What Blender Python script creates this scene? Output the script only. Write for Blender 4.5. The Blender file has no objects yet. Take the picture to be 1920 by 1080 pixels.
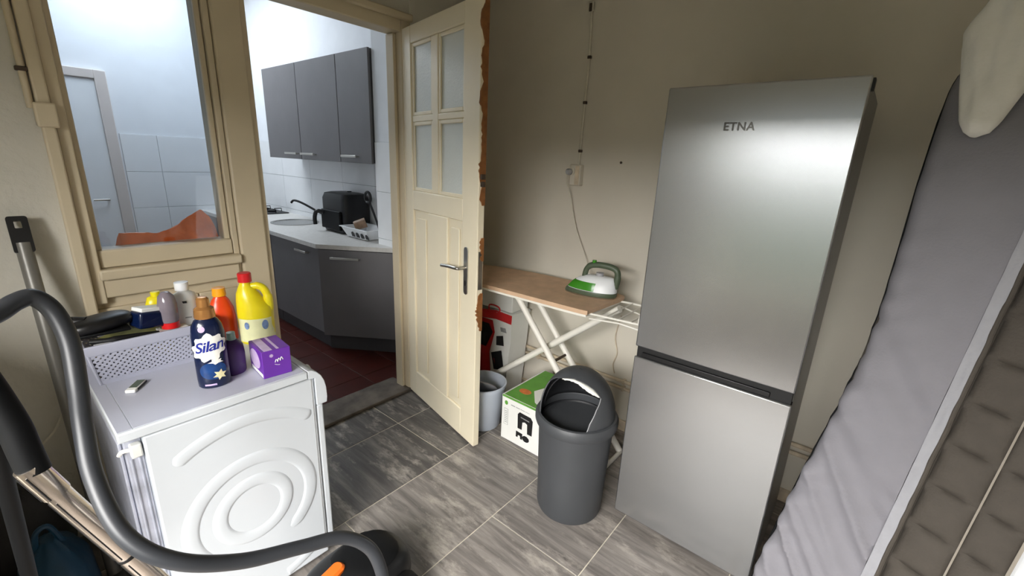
import bpy, bmesh, math, random
from mathutils import Vector, Matrix, noise
random.seed(7)
PI = math.pi
scene = bpy.context.scene
C = scene.collection
# ------------------------------------------------------------------ camera
cam_d = bpy.data.cameras.new('camera'); cam = bpy.data.objects.new('camera', cam_d); C.objects.link(cam)
cam_d.sensor_width = 36.0; cam_d.lens = 825.9 / 1920 * 36.0; cam_d.clip_start = 0.02
_r = Vector((0.63905757, -0.76794459, 0.04320332)); _d = Vector((-0.18738209, -0.20991831, -0.95959484)); _f = Vector((0.74598483, 0.60514082, -0.27804895))
cam.matrix_world = Matrix(((_r.x, -_d.x, -_f.x, 0), (_r.y, -_d.y, -_f.y, 0), (_r.z, -_d.z, -_f.z, 1.6), (0, 0, 0, 1)))
scene.camera = cam
# ------------------------------------------------------------------ light
scene.view_settings.view_transform = 'Standard'; scene.view_settings.look = 'None'
scene.view_settings.exposure = 0.2; scene.view_settings.gamma = 1.0; scene.view_settings.use_curve_mapping = False
world = bpy.data.worlds.new('world'); scene.world = world; world.use_nodes = True
_wt = world.node_tree; bgn = _wt.nodes['Background']; bgn.inputs[1].default_value = 2.6
_tc = _wt.nodes.new('ShaderNodeTexCoord'); _sx = _wt.nodes.new('ShaderNodeSeparateXYZ'); _rp = _wt.nodes.new('ShaderNodeValToRGB')     # overcast sky over dark greenery
_rp.color_ramp.elements[0].position = 0.49; _rp.color_ramp.elements[0].color = (0.10, 0.13, 0.09, 1); _rp.color_ramp.elements[1].position = 0.53; _rp.color_ramp.elements[1].color = (0.78, 0.86, 0.92, 1)
_ma = _wt.nodes.new('ShaderNodeMath'); _ma.operation = 'MULTIPLY_ADD'; _ma.inputs[1].default_value = 0.5; _ma.inputs[2].default_value = 0.5
_wt.links.new(_tc.outputs['Generated'], _sx.inputs[0]); _wt.links.new(_sx.outputs[2], _ma.inputs[0]); _wt.links.new(_ma.outputs[0], _rp.inputs[0]); _wt.links.new(_rp.outputs[0], bgn.inputs[0])
def area(name, loc, rot, sx, sy, power, col):
    l = bpy.data.lights.new(name, 'AREA'); l.shape = 'RECTANGLE'; l.size = sx; l.size_y = sy; l.energy = power; l.color = col
    o = bpy.data.objects.new(name, l); C.objects.link(o); o.location = loc; o.rotation_euler = rot; return o
# daylight in the window opening behind the camera and in the kitchen's roof light
wd = area('window_daylight', (-3.0, -0.35, 3.25), (0, -PI/2+math.radians(38), 0), 2.8, 5.0, 1500, (1.0, 0.975, 0.94))
area('skylight_daylight', (1.2, 5.15, 3.32), (0, 0, 0), 1.1, 1.3, 34, (0.86, 0.93, 1.0))

# ------------------------------------------------------------------ materials
def lin(c): return tuple(((v/255)/12.92 if v/255 <= 0.04045 else ((v/255+0.055)/1.055)**2.4) for v in c)
M = {}
def mat(name, col, rough=0.5, metal=0.0, var=0.06, vscale=6.0, bump=0.0, bscale=60.0, trans=0.0, alpha=1.0, aniso=0.0, coat=0.0, sub=0.0):
    m = bpy.data.materials.new(name); m.use_nodes = True; nt = m.node_tree; b = nt.nodes['Principled BSDF']
    c = lin(col)
    tc = nt.nodes.new('ShaderNodeTexCoord')
    if var > 0:
        n = nt.nodes.new('ShaderNodeTexNoise'); n.inputs['Scale'].default_value = vscale; n.inputs['Detail'].default_value = 5
        r = nt.nodes.new('ShaderNodeValToRGB'); r.color_ramp.elements[0].position = 0.3; r.color_ramp.elements[1].position = 0.7
        r.color_ramp.elements[0].color = (*[v*(1-var) for v in c], 1); r.color_ramp.elements[1].color = (*[min(1, v*(1+var)) for v in c], 1)
        nt.links.new(tc.outputs['Object'], n.inputs['Vector']); nt.links.new(n.outputs['Fac'], r.inputs['Fac']); nt.links.new(r.outputs['Color'], b.inputs['Base Color'])
    else: b.inputs['Base Color'].default_value = (*c, 1)
    b.inputs['Roughness'].default_value = rough; b.inputs['Metallic'].default_value = metal
    b.inputs['Transmission Weight'].default_value = trans; b.inputs['Alpha'].default_value = alpha
    b.inputs['Anisotropic'].default_value = aniso; b.inputs['Coat Weight'].default_value = coat
    if sub: b.inputs['Subsurface Weight'].default_value = sub
    if bump > 0:
        n2 = nt.nodes.new('ShaderNodeTexNoise'); n2.inputs['Scale'].default_value = bscale; n2.inputs['Detail'].default_value = 6
        bp = nt.nodes.new('ShaderNodeBump'); bp.inputs['Strength'].default_value = bump; bp.inputs['Distance'].default_value = 0.01
        nt.links.new(tc.outputs['Object'], n2.inputs['Vector']); nt.links.new(n2.outputs['Fac'], bp.inputs['Height']); nt.links.new(bp.outputs['Normal'], b.inputs['Normal'])
    M[name] = m; return m
def glassy(name, col, gloss=0.06, rough=0.02):
    m = bpy.data.materials.new(name); m.use_nodes = True; nt = m.node_tree; nt.nodes.clear()
    out = nt.nodes.new('ShaderNodeOutputMaterial'); mx = nt.nodes.new('ShaderNodeMixShader'); t = nt.nodes.new('ShaderNodeBsdfTransparent'); p = nt.nodes.new('ShaderNodeBsdfGlossy')
    t.inputs[0].default_value = (*lin(col), 1); p.inputs['Color'].default_value = (0.9, 0.9, 0.9, 1); p.inputs['Roughness'].default_value = rough
    mx.inputs[0].default_value = gloss
    nt.links.new(t.outputs[0], mx.inputs[1]); nt.links.new(p.outputs[0], mx.inputs[2]); nt.links.new(mx.outputs[0], out.inputs[0])
    M[name] = m; return m
def streak_tile(name, dark, mid, light, rough=0.45):
    """stone-look floor tile: streaks along local Y, each tile different"""
    m = bpy.data.materials.new(name); m.use_nodes = True; nt = m.node_tree; b = nt.nodes['Principled BSDF']; N = nt.nodes.new; L = nt.links.new
    tc = N('ShaderNodeTexCoord'); oi = N('ShaderNodeObjectInfo'); mul = N('ShaderNodeVectorMath'); mul.operation = 'SCALE'; mul.inputs['Scale'].default_value = 40
    cmb = N('ShaderNodeCombineXYZ'); 
    for k in range(3): L(oi.outputs['Random'], cmb.inputs[k])
    L(cmb.outputs[0], mul.inputs[0])
    add = N('ShaderNodeVectorMath'); L(tc.outputs['Object'], add.inputs[0]); L(mul.outputs[0], add.inputs[1])
    mp = N('ShaderNodeMapping'); mp.inputs['Scale'].default_value = (26, 2.2, 8); L(add.outputs[0], mp.inputs[0])
    n1 = N('ShaderNodeTexNoise'); n1.inputs['Scale'].default_value = 1; n1.inputs['Detail'].default_value = 7; n1.inputs['Roughness'].default_value = 0.65; n1.inputs['Distortion'].default_value = 0.4; L(mp.outputs[0], n1.inputs[0])
    r1 = N('ShaderNodeValToRGB'); e = r1.color_ramp.elements; e[0].position = 0.3; e[0].color = (*lin(dark), 1); e[1].position = 0.72; e[1].color = (*lin(light), 1)
    em = e.new(0.5); em.color = (*lin(mid), 1); L(n1.outputs['Fac'], r1.inputs['Fac'])
    mp2 = N('ShaderNodeMapping'); mp2.inputs['Scale'].default_value = (9, 3.0, 8); L(add.outputs[0], mp2.inputs[0])
    n2 = N('ShaderNodeTexNoise'); n2.inputs['Scale'].default_value = 1; n2.inputs['Detail'].default_value = 10; n2.inputs['Roughness'].default_value = 0.75; L(mp2.outputs[0], n2.inputs[0])
    r2 = N('ShaderNodeValToRGB'); r2.color_ramp.elements[0].position = 0.53; r2.color_ramp.elements[1].position = 0.66; L(n2.outputs['Fac'], r2.inputs['Fac'])
    mx = N('ShaderNodeMixRGB'); mx.inputs[2].default_value = (*lin((186, 178, 168)), 1); L(r1.outputs[0], mx.inputs[1])
    sc = N('ShaderNodeMath'); sc.operation = 'MULTIPLY'; sc.inputs[1].default_value = 0.75; L(r2.outputs[0], sc.inputs[0]); L(sc.outputs[0], mx.inputs[0])
    L(mx.outputs[0], b.inputs['Base Color']); b.inputs['Roughness'].default_value = rough
    bp = N('ShaderNodeBump'); bp.inputs['Strength'].default_value = 0.12; bp.inputs['Distance'].default_value = 0.01; L(n2.outputs['Fac'], bp.inputs['Height']); L(bp.outputs[0], b.inputs['Normal'])
    M[name] = m

mat('wall_paint', (214, 207, 193), 0.7, var=0.05, vscale=2.2, bump=0.15, bscale=18)
mat('rough_plaster', (206, 202, 190), 0.8, var=0.06, vscale=3, bump=0.5, bscale=34)
mat('ceiling_paint', (225, 220, 208), 0.8, var=0.03)
mat('cream_paint', (208, 194, 166), 0.42, var=0.06, vscale=4, bump=0.1, bscale=14)
mat('door_paint', (240, 229, 202), 0.38, var=0.04, vscale=3, bump=0.08, bscale=12)
mat('casing_white', (214, 204, 198), 0.5, var=0.04)
mat('kitchen_white', (236, 239, 243), 0.7, var=0.03)
mat('kitchen_tile', (238, 240, 242), 0.18, var=0.02)
mat('kitchen_grout', (170, 172, 175), 0.8)
mat('terracotta', (66, 20, 12), 0.35, var=0.25, vscale=5)
mat('terracotta_grout', (70, 50, 42), 0.8)
mat('worn_wood', (96, 88, 80), 0.75, var=0.45, vscale=9, bump=0.5, bscale=30)
streak_tile('floor_tile', (88, 83, 80), (126, 120, 115), (160, 153, 146))
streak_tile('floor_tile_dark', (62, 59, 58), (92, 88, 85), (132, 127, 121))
mat('grout', (206, 198, 182), 0.85, var=0.15, vscale=20)
glassy('clear_glass', (232, 236, 240))
mat('frost_glass', (214, 218, 212), 0.35, var=0.03, bump=0.2, bscale=90)
mat('steel', (172, 173, 174), 0.27, 0.9, var=0.02, vscale=3, aniso=0.4)
mat('fridge_side', (120, 120, 120), 0.4, 0.3, var=0.03)
mat('black_plastic', (10, 10, 12), 0.42, var=0.1)
mat('gasket', (10, 10, 11), 0.6, var=0.0)
mat('bin_plastic', (66, 68, 71), 0.48, var=0.05, bump=0.08, bscale=300)
mat('bin_inside', (30, 31, 34), 0.55, var=0.05)
mat('chrome', (226, 214, 202), 0.2, 0.95, var=0.0)
mat('sink_steel', (150, 148, 144), 0.25, 1.0, var=0.02)
mat('dull_chrome', (190, 188, 182), 0.3, 1.0, var=0.02)
mat('white_plastic', (236, 238, 240), 0.35, var=0.02)
mat('washer_white', (212, 217, 222), 0.3, var=0.015)
mat('washer_top', (186, 188, 202), 0.42, var=0.02)
mat('washer_back', (186, 189, 202), 0.3, 0.15, var=0.18, vscale=16, bump=0.3, bscale=25)
mat('hose', (44, 46, 50), 0.42, var=0.08)
mat('black_rubber', (8, 9, 11), 0.6, var=0.1)
mat('orange_plastic', (240, 112, 28), 0.35, var=0.03)
mat('basket_plastic', (174, 176, 192), 0.45, var=0.03)
mat('navy_plastic', (10, 24, 58), 0.22, var=0.1, coat=0.3)
mat('navy_print', (24, 62, 118), 0.25, var=0.3, vscale=30)
mat('blue_ink', (28, 42, 140), 0.35, var=0.0)
mat('white_print', (240, 238, 230), 0.4, var=0.05, vscale=40)
mat('cream_flower', (238, 228, 180), 0.4, var=0.15, vscale=60)
mat('gold_plastic', (196, 140, 82), 0.25, 0.6, var=0.05)
mat('purple_card', (104, 46, 160), 0.45, var=0.05)
mat('purple_dark', (62, 30, 92), 0.35, var=0.08)
mat('lilac_print', (198, 176, 214), 0.5, var=0.1, vscale=40)
mat('yellow_plastic', (232, 214, 30), 0.3, var=0.04, sub=0.1)
mat('red_plastic', (206, 30, 34), 0.35, var=0.04)
mat('orange_red', (226, 70, 24), 0.3, var=0.05)
mat('amber_cap', (246, 168, 26), 0.35, var=0.03)
mat('pale_label', (226, 226, 178), 0.5, var=0.06, vscale=30)
mat('clear_smoke', (152, 142, 152), 0.1, var=0.1, vscale=20, trans=0.35)
mat('mint_plastic', (150, 184, 168), 0.35, var=0.03)
mat('olive_cloth', (140, 138, 78), 0.8, var=0.2, vscale=30)
mat('green_print', (96, 158, 60), 0.5, var=0.12, vscale=14)
mat('card_white', (236, 236, 232), 0.6, var=0.03)
mat('ink_black', (26, 26, 28), 0.5, var=0.15, vscale=40)
mat('ink_grey', (150, 150, 150), 0.6, var=0.2, vscale=40)
mat('ink_orange', (214, 122, 60), 0.6, var=0.2, vscale=30)
mat('ink_red', (204, 44, 48), 0.45, var=0.1, vscale=10)
mat('board_cover', (214, 180, 148), 0.75, var=0.1, vscale=14, bump=0.1, bscale=120)
mat('leg_enamel', (240, 236, 226), 0.4, var=0.03)
mat('iron_green', (62, 140, 36), 0.25, var=0.1)
mat('iron_dark', (80, 92, 72), 0.4, var=0.05)
mat('bucket_plastic', (196, 204, 216), 0.4, var=0.03)
mat('grey_plastic', (168, 168, 170), 0.5, var=0.04)
mat('cable_white', (214, 208, 192), 0.55, var=0.08, vscale=30)
mat('pipe_paint', (206, 190, 166), 0.5, var=0.2, vscale=20)
mat('rust_dark', (70, 56, 44), 0.7, var=0.3, vscale=40)
mat('raw_wood', (140, 90, 46), 0.7, var=0.3, vscale=22, bump=0.5, bscale=60)
mat('cabinet_grey', (108, 106, 108), 0.5, var=0.05, vscale=4, bump=0.08, bscale=40)
mat('cabinet_carcass', (70, 69, 71), 0.6, var=0.05)
mat('worktop', (208, 206, 202), 0.4, var=0.07, vscale=40)
mat('sheet_grey', (130, 128, 134), 0.8, var=0.04, vscale=12, bump=0.12, bscale=160)
mat('hem_grey', (156, 156, 161), 0.8, var=0.04, vscale=30, bump=0.15, bscale=120)
mat('quilt_taupe', (76, 70, 63), 0.85, var=0.08, vscale=22, bump=0.25, bscale=140)
mat('seam_thread', (158, 150, 138), 0.85, var=0.1)
mat('white_cloth', (236, 234, 226), 0.75, var=0.04, vscale=12, bump=0.15, bscale=40)
mat('orange_cloth', (236, 108, 30), 0.5, var=0.16, vscale=22, bump=0.3, bscale=40)
mat('brown_dark', (60, 32, 24), 0.7, var=0.2)
mat('teal_bag', (6, 52, 74), 0.5, var=0.25, vscale=10, bump=0.3, bscale=20)
mat('dark_bag', (42, 40, 38), 0.6, var=0.35, vscale=10, bump=0.4, bscale=16)
mat('pole_grey', (120, 118, 112), 0.4, 0.3, var=0.05)
mat('mug_brown', (140, 112, 88), 0.5, var=0.3, vscale=30)

mat('badge_metal', (92, 90, 86), 0.2, 1.0, var=0.0)
mat('label_blue', (112, 136, 176), 0.5, var=0.3, vscale=60)
M['black_rubber'].node_tree.nodes['Principled BSDF'].inputs['Specular IOR Level'].default_value = 0.22
# ------------------------------------------------------------------ mesh helpers
W = {}                                    # world matrix of every parent made here
class MB:
    def __init__(s, T=None): s.v = []; s.f = []; s.T = T
    def add(s, vs, fs):
        o = len(s.v); s.v += [Vector(p) for p in vs]; s.f += [[i+o for i in f] for f in fs]; return s
    def box(s, x0, x1, y0, y1, z0, z1):
        return s.add([(x0,y0,z0),(x1,y0,z0),(x1,y1,z0),(x0,y1,z0),(x0,y0,z1),(x1,y0,z1),(x1,y1,z1),(x0,y1,z1)],
                     [(3,2,1,0),(4,5,6,7),(0,1,5,4),(1,2,6,5),(2,3,7,6),(3,0,4,7)])
    def obox(s, c, ax, ay, az):
        c, ax, ay, az = map(Vector, (c, ax, ay, az)); vs = [c+i*ax+j*ay+k*az for k in (-1,1) for i, j in ((-1,-1),(1,-1),(1,1),(-1,1))]
        return s.add(vs, [(3,2,1,0),(4,5,6,7),(0,1,5,4),(1,2,6,5),(2,3,7,6),(3,0,4,7)])
    def prism(s, poly, fn, t0, t1):
        """poly of 2D points, fn(a, b, t) -> 3D"""
        n = len(poly); vs = [fn(a, b, t0) for a, b in poly] + [fn(a, b, t1) for a, b in poly]
        return s.add(vs, [list(range(n))[::-1], list(range(n, 2*n))] + [(i, (i+1) % n, n+(i+1) % n, n+i) for i in range(n)])
    def tube(s, pts, r, n=12, caps=True, flat=None):
        pts = [Vector(p) for p in pts]; k = len(pts); rr = r if isinstance(r, (list, tuple)) else [r]*k
        vs = []; up = None
        for i, p in enumerate(pts):
            t = (pts[min(i+1, k-1)] - pts[max(i-1, 0)]).normalized()
            if up is None: up = t.orthogonal().normalized() if flat is None else (Vector(flat) - t*Vector(flat).dot(t)).normalized()
            else: up = (up - t*up.dot(t)).normalized()
            sd = t.cross(up)
            vs += [p + (up*math.cos(2*PI*j/n) + sd*math.sin(2*PI*j/n))*rr[i] for j in range(n)]
        fs = [(i*n+j, i*n+(j+1) % n, (i+1)*n+(j+1) % n, (i+1)*n+j) for i in range(k-1) for j in range(n)]
        if caps: fs += [list(range(n))[::-1], list(range((k-1)*n, k*n))]
        return s.add(vs, fs)
    def lathe(s, prof, c=(0,0,0), n=32, sx=1, sy=1, a0=0, a1=2*PI, caps=True, rot=0):
        c = Vector(c); full = abs(a1-a0-2*PI) < 1e-6; m = n if full else n+1; vs = []
        for r, z in prof:
            for j in range(m):
                a = a0+(a1-a0)*j/n; x, y = r*sx*math.cos(a), r*sy*math.sin(a)
                vs.append(c+Vector((x*math.cos(rot)-y*math.sin(rot), x*math.sin(rot)+y*math.cos(rot), z)))
        k = len(prof); fs = []
        for i in range(k-1):
            for j in range(n if full else n):
                fs.append((i*m+j, i*m+(j+1) % m, (i+1)*m+(j+1) % m, (i+1)*m+j))
        if caps and full: 
            if prof[0][0] > 1e-5: fs.append(list(range(m))[::-1])
            if prof[-1][0] > 1e-5: fs.append(list(range((k-1)*m, k*m)))
        return s.add(vs, fs)
    def grid(s, fn, nu, nv, wrap=False):
        vs = [fn(i/nu, j/nv) for j in range(nv+1) for i in range(nu+1)]; w = nu+1
        return s.add(vs, [(j*w+i, j*w+i+1, (j+1)*w+i+1, (j+1)*w+i) for j in range(nv) for i in range(nu)])
    def slab(s, fn, nu, nv, th):
        """closed sheet: fn(u,v,side) with side 0 front, 1 back"""
        w = nu+1; vs = [fn(i/nu, j/nv, 0) for j in range(nv+1) for i in range(nu+1)]; o = len(vs)
        vs += [fn(i/nu, j/nv, 1) for j in range(nv+1) for i in range(nu+1)]
        fs = [(j*w+i, j*w+i+1, (j+1)*w+i+1, (j+1)*w+i) for j in range(nv) for i in range(nu)]
        fs += [tuple(q+o for q in f[::-1]) for f in fs]
        b = [i for i in range(nu)] + [nu+j*w for j in range(nv)] + [nv*w+i for i in range(nu, 0, -1)] + [j*w for j in range(nv, 0, -1)]
        fs += [(b[i], b[i]+o, b[(i+1) % len(b)]+o, b[(i+1) % len(b)]) for i in range(len(b))]
        return s.add(vs, fs)
    def build(s, name, m, parent=None, loc=None, smooth=35, bevel=0.0, seg=2, weld=False):
        vs = [s.T @ v for v in s.v] if s.T is not None else s.v
        if parent is not None: inv = W[parent.name].inverted(); mw = W[parent.name]
        else:
            if loc is None:
                xs = [v.x for v in vs]; ys = [v.y for v in vs]; zs = [v.z for v in vs]; loc = ((min(xs)+max(xs))/2, (min(ys)+max(ys))/2, min(zs))
            mw = Matrix.Translation(loc); inv = mw.inverted()
        me = bpy.data.meshes.new(name); me.from_pydata([inv @ v for v in vs], [], s.f)
        bm = bmesh.new(); bm.from_mesh(me)
        if weld: bmesh.ops.remove_doubles(bm, verts=bm.verts, dist=1e-5)
        bmesh.ops.recalc_face_normals(bm, faces=bm.faces); bm.to_mesh(me); bm.free()
        if smooth: me.shade_smooth(); me.set_sharp_from_angle(angle=math.radians(smooth))
        me.materials.append(M[m])
        o = bpy.data.objects.new(name, me); C.objects.link(o)
        if parent is not None: o.parent = parent
        else: o.location = loc
        W[o.name] = mw
        if bevel:
            md = o.modifiers.new('bevel', 'BEVEL'); md.width = bevel; md.segments = seg; md.limit_method = 'ANGLE'; md.angle_limit = math.radians(40)
        return o
def thing(name, label, cat, loc, group=None, kind=None):
    o = bpy.data.objects.new(name, None); C.objects.link(o); o.location = loc; o.empty_display_size = 0.05; W[o.name] = Matrix.Translation(loc)
    return tag(o, label, cat, group, kind)
def tag(o, label=None, cat=None, group=None, kind=None):
    if label: o['label'] = label
    if cat: o['category'] = cat
    if group: o['group'] = group
    if kind: o['kind'] = kind
    return o
def spline(pts, n=8):
    pts = [Vector(p) for p in pts]; out = []
    for i in range(len(pts)-1):
        p0 = pts[max(i-1,0)]; p1 = pts[i]; p2 = pts[i+1]; p3 = pts[min(i+2, len(pts)-1)]
        for k in range(n):
            t = k/n; out.append(0.5*((2*p1)+(p2-p0)*t+(2*p0-5*p1+4*p2-p3)*t*t+(3*p1-p0-3*p2+p3)*t**3))
    out.append(pts[-1]); return out
def text_mesh(mb, txt, size, fn, bold=0.0, shear=0.0, spacing=1.0, subdiv=0):
    cu = bpy.data.curves.new('lettering', 'FONT'); cu.body = txt; cu.size = size; cu.shear = shear; cu.offset = bold; cu.space_character = spacing; cu.align_x = 'CENTER'; cu.align_y = 'CENTER'; cu.resolution_u = 4
    ob = bpy.data.objects.new('lettering', cu); me = bpy.data.meshes.new_from_object(ob)
    bm = bmesh.new(); bm.from_mesh(me); bmesh.ops.triangulate(bm, faces=bm.faces)
    for _ in range(subdiv): bmesh.ops.subdivide_edges(bm, edges=bm.edges, cuts=1)
    bm.verts.ensure_lookup_table(); bm.verts.index_update()
    mb.add([fn(v.co.x, v.co.y) for v in bm.verts], [[v.index for v in f.verts] for f in bm.faces]); bm.free()
    bpy.data.objects.remove(ob); bpy.data.curves.remove(cu); bpy.data.meshes.remove(me)
    return mb
def pieces(parent, name, rects, fn, m, bevel=0.0):
    """separate pieces (tiles) that share mesh data when alike; rects of (centre xyz, half sizes xyz)"""
    cache = {}
    for c, h in rects:
        key = (tuple(round(q, 4) for q in h), m if isinstance(m, str) else m(c))
        if key not in cache:
            hx, hy, hz = h; bm = bmesh.new(); bmesh.ops.create_cube(bm, size=1.0, matrix=Matrix.Diagonal((2*hx, 2*hy, 2*hz, 1)))
            if bevel: bmesh.ops.bevel(bm, geom=list(bm.edges), offset=bevel, segments=1, affect='EDGES')
            me = bpy.data.meshes.new(name); bm.to_mesh(me); bm.free(); me.materials.append(M[key[1]]); cache[key] = me
        o = bpy.data.objects.new(name, cache[key]); C.objects.link(o); o.parent = parent; o.location = W[parent.name].inverted() @ Vector(c)
def struct(o, label=None, cat=None): o['kind'] = 'structure'; return tag(o, label, cat)

# ================================================================== THE SETTING
XR = 2.35; YB = 2.30; YK = 2.42; XL = -1.0; YF = -1.7; ZC = 2.62
# floor of the utility room: a bed of pale grout with single tiles
fl = struct(MB().box(XL, XR, YF, YB, -0.06, -0.002).build('floor', 'grout', smooth=0), 'grey stone-look tiled floor of the utility room', 'floor')
gy = [0.628+0.4665*k for k in range(-6, 6)]
rects = []
for j in range(len(gy)-1):
    off = 1.436 if gy[j] > 1.5 else (1.276 if j % 2 == 0 else 1.749)
    for i in range(-4, 4):
        x0, x1 = max(off+0.9455*i, XL), min(off+0.9455*(i+1), XR); y0, y1 = max(gy[j], YF), min(gy[j+1], YB)
        if x1-x0 < 0.03 or y1-y0 < 0.03: continue
        g = 0.0022; rects.append((((x0+x1)/2, (y0+y1)/2, -0.004), ((x1-x0)/2-g, (y1-y0)/2-g, 0.004)))
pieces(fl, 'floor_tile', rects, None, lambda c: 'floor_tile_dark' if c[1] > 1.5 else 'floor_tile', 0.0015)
struct(MB().box(XL, XR+0.1, YF, YB, ZC, ZC+0.1).build('ceiling', 'ceiling_paint', smooth=0), 'plain pale ceiling of the utility room', 'ceiling')
struct(MB().box(XR, XR+0.12, YF-0.1, YK, -0.06, ZC+0.7).build('wall_right', 'wall_paint', smooth=0), 'off-white wall behind the fridge and ironing board', 'wall')
struct(MB().box(XL, XR, YF-0.1, YF, -0.06, ZC).build('wall_front', 'wall_paint', smooth=0), 'off-white wall behind the viewer', 'wall')
# wall behind the viewer's shoulder with its window opening
wy0, wy1, wz0, wz1 = -0.55, 1.15, 0.55, 2.0
struct(MB().box(XL-0.1, XL, YF-0.1, wy0, -0.06, ZC).box(XL-0.1, XL, wy1, YK, -0.06, ZC).box(XL-0.1, XL, wy0, wy1, -0.06, wz0).box(XL-0.1, XL, wy0, wy1, wz1, ZC)
       .build('wall_left', 'wall_paint', smooth=0), 'off-white outer wall with the daylight window', 'wall')
# partition wall to the kitchen
struct(MB().box(XL, 0.20, YB, YK, -0.06, ZC+0.7).box(0.20, 1.80, YB+0.01, YK-0.01, 2.36, ZC+0.7).box(1.80, XR, YB, YK, -0.06, ZC+0.7)
       .build('wall_back', 'rough_plaster', smooth=0), 'rough white plastered partition wall beside the inner window', 'wall')
wp = thing('wall_panel', None, None, (0.55, 2.36, 0), kind='structure')
tag(wp, 'cream painted panelling under the inner window behind the washing machine', 'panelling')
MB().box(0.20, 0.92, YB+0.03, YK-0.02, 0, 1.0).build('backing', 'cream_paint', wp, smooth=0)
for k in range(3): MB().box(0.205+k*0.19, 0.391+k*0.19, YB+0.012, YB+0.032, 0.06, 0.955).build('board', 'cream_paint', wp, bevel=0.004)
# inner window
win = thing('window_1', 'cream framed inner window looking into the white kitchen', 'window', (0.53, 2.36, 1.0), kind='structure')
f = MB(); f.box(0.200, 0.236, YB-0.03, YK, 0.60, 2.36); f.build('outer_casing', 'cream_paint', win, bevel=0.006)
MB().box(0.237, 0.272, YB-0.004, YK, 0.98, 2.36).build('left_stile', 'cream_paint', win, bevel=0.004)
MB().box(0.273, 0.292, YB+0.03, YK-0.01, 1.17, 2.34).build('left_bead', 'cream_paint', win, bevel=0.004)
MB().box(0.725, 0.746, YB+0.03, YK-0.01, 1.17, 2.34).build('right_bead', 'cream_paint', win, bevel=0.004)
MB().box(0.273, 0.746, YB+0.012, YK-0.01, 1.12, 1.19).build('bottom_rail', 'cream_paint', win, bevel=0.006)
MB().box(0.262, 0.77, YB-0.022, YK+0.06, 1.075, 1.118).build('sill', 'cream_paint', win, bevel=0.008)
MB().box(0.262, 0.76, YB+0.0, YK, 1.0, 1.072).build('apron', 'cream_paint', win, bevel=0.006)
MB().box(0.273, 0.746, YB, YK, 2.30, 2.36).build('top_rail', 'cream_paint', win, bevel=0.006)
MB().box(0.290, 0.728, YB+0.045, YB+0.049, 1.185, 2.305).build('pane', 'clear_glass', win, smooth=0)
MB().box(0.190, 0.246, YB-0.045, YB-0.008, 1.64, 1.72).build('corner_block', 'cream_paint', win, bevel=0.006)
# door frame
df = thing('door_frame', 'cream painted door frame around the open kitchen doorway', 'door frame', (1.33, 2.36, 0), kind='structure')
MB().box(0.776, 0.895, YB, YK, 0, 2.36).build('left_post', 'cream_paint', df, bevel=0.008)
MB().box(0.749, 0.774, YB+0.015, YK-0.01, 0, 2.36).build('post_bead', 'cream_paint', df, bevel=0.004)
MB().box(0.897, 0.920, YB+0.02, YK, 0, 2.27).build('door_stop', 'cream_paint', df, bevel=0.003)
MB().box(1.735, 1.80, YB+0.0, YK, 0, 2.36).build('right_post', 'cream_paint', df, bevel=0.006)
MB().box(1.712, 1.733, YB+0.05, YK, 0, 2.27).build('right_stop', 'cream_paint', df, bevel=0.003)
MB().box(0.897, 1.733, YB, YK, 2.272, 2.36).build('head', 'cream_paint', df, bevel=0.006)
MB().box(0.885, 1.80, YB-0.03, YB-0.002, 2.33, 2.37).build('head_moulding', 'cream_paint', df, bevel=0.008)
for z in (0.78, 0.70): MB().box(0.9195, 0.923, YB+0.05, YB+0.075, z, z+0.05).build('strike_plate', 'dull_chrome', df, smooth=0)
th = struct(MB().box(0.90, 1.75, YB-0.01, YK+0.10, 0, 0.022).build('threshold', 'worn_wood', bevel=0.006), 'worn grey wooden threshold in the kitchen doorway', 'threshold')

# the open door (hinged at the right post), built in its own plane
e = Vector((-0.20837733, -0.97804851, 0)); nd = Vector((-0.97804851, 0.20837733, 0)); HG = Vector((1.745, 2.325, 0))
TD = Matrix(((e.x, nd.x, 0, HG.x), (e.y, nd.y, 0, HG.y), (0, 0, 1, 0), (0, 0, 0, 1)))   # local x along width, y towards viewer, z up
door = thing('door_1', 'cream panelled door with four frosted panes standing open', 'door', tuple(HG), kind='structure')
DW, DT = 0.832, 0.04
def D(): return MB(TD)
def dpart(name, m, x0, x1, z0, z1, y0=-DT, y1=0.0, bevel=0.005, parent=None): return D().box(x0, x1, y0, y1, z0, z1).build(name, m, parent or door, bevel=bevel)
dpart('hinge_stile', 'door_paint', 0, 0.125, 0.012, 2.29)
dpart('lock_stile', 'door_paint', 0.69, DW, 0.012, 2.29)
dpart('top_rail', 'door_paint', 0.125, 0.69, 2.20, 2.29); dpart('middle_rail', 'door_paint', 0.125, 0.69, 1.285, 1.40); dpart('bottom_rail', 'door_paint', 0.125, 0.69, 0.012, 0.19)
dpart('centre_stile', 'door_paint', 0.315, 0.535, 0.19, 1.285)
for x0, x1 in ((0.125, 0.315), (0.535, 0.69)):
    p = dpart('panel', 'door_paint', x0, x1, 0.19, 1.285, -0.028, -0.012)
    dpart('raised_field', 'door_paint', x0+0.035, x1-0.035, 0.235, 1.24, -0.012, -0.004, 0.006, p)
dpart('glazing_bar', 'door_paint', 0.368, 0.432, 1.40, 2.20, -0.034, -0.004); dpart('glazing_bar', 'door_paint', 0.125, 0.69, 1.788, 1.822, -0.034, -0.006)
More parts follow.
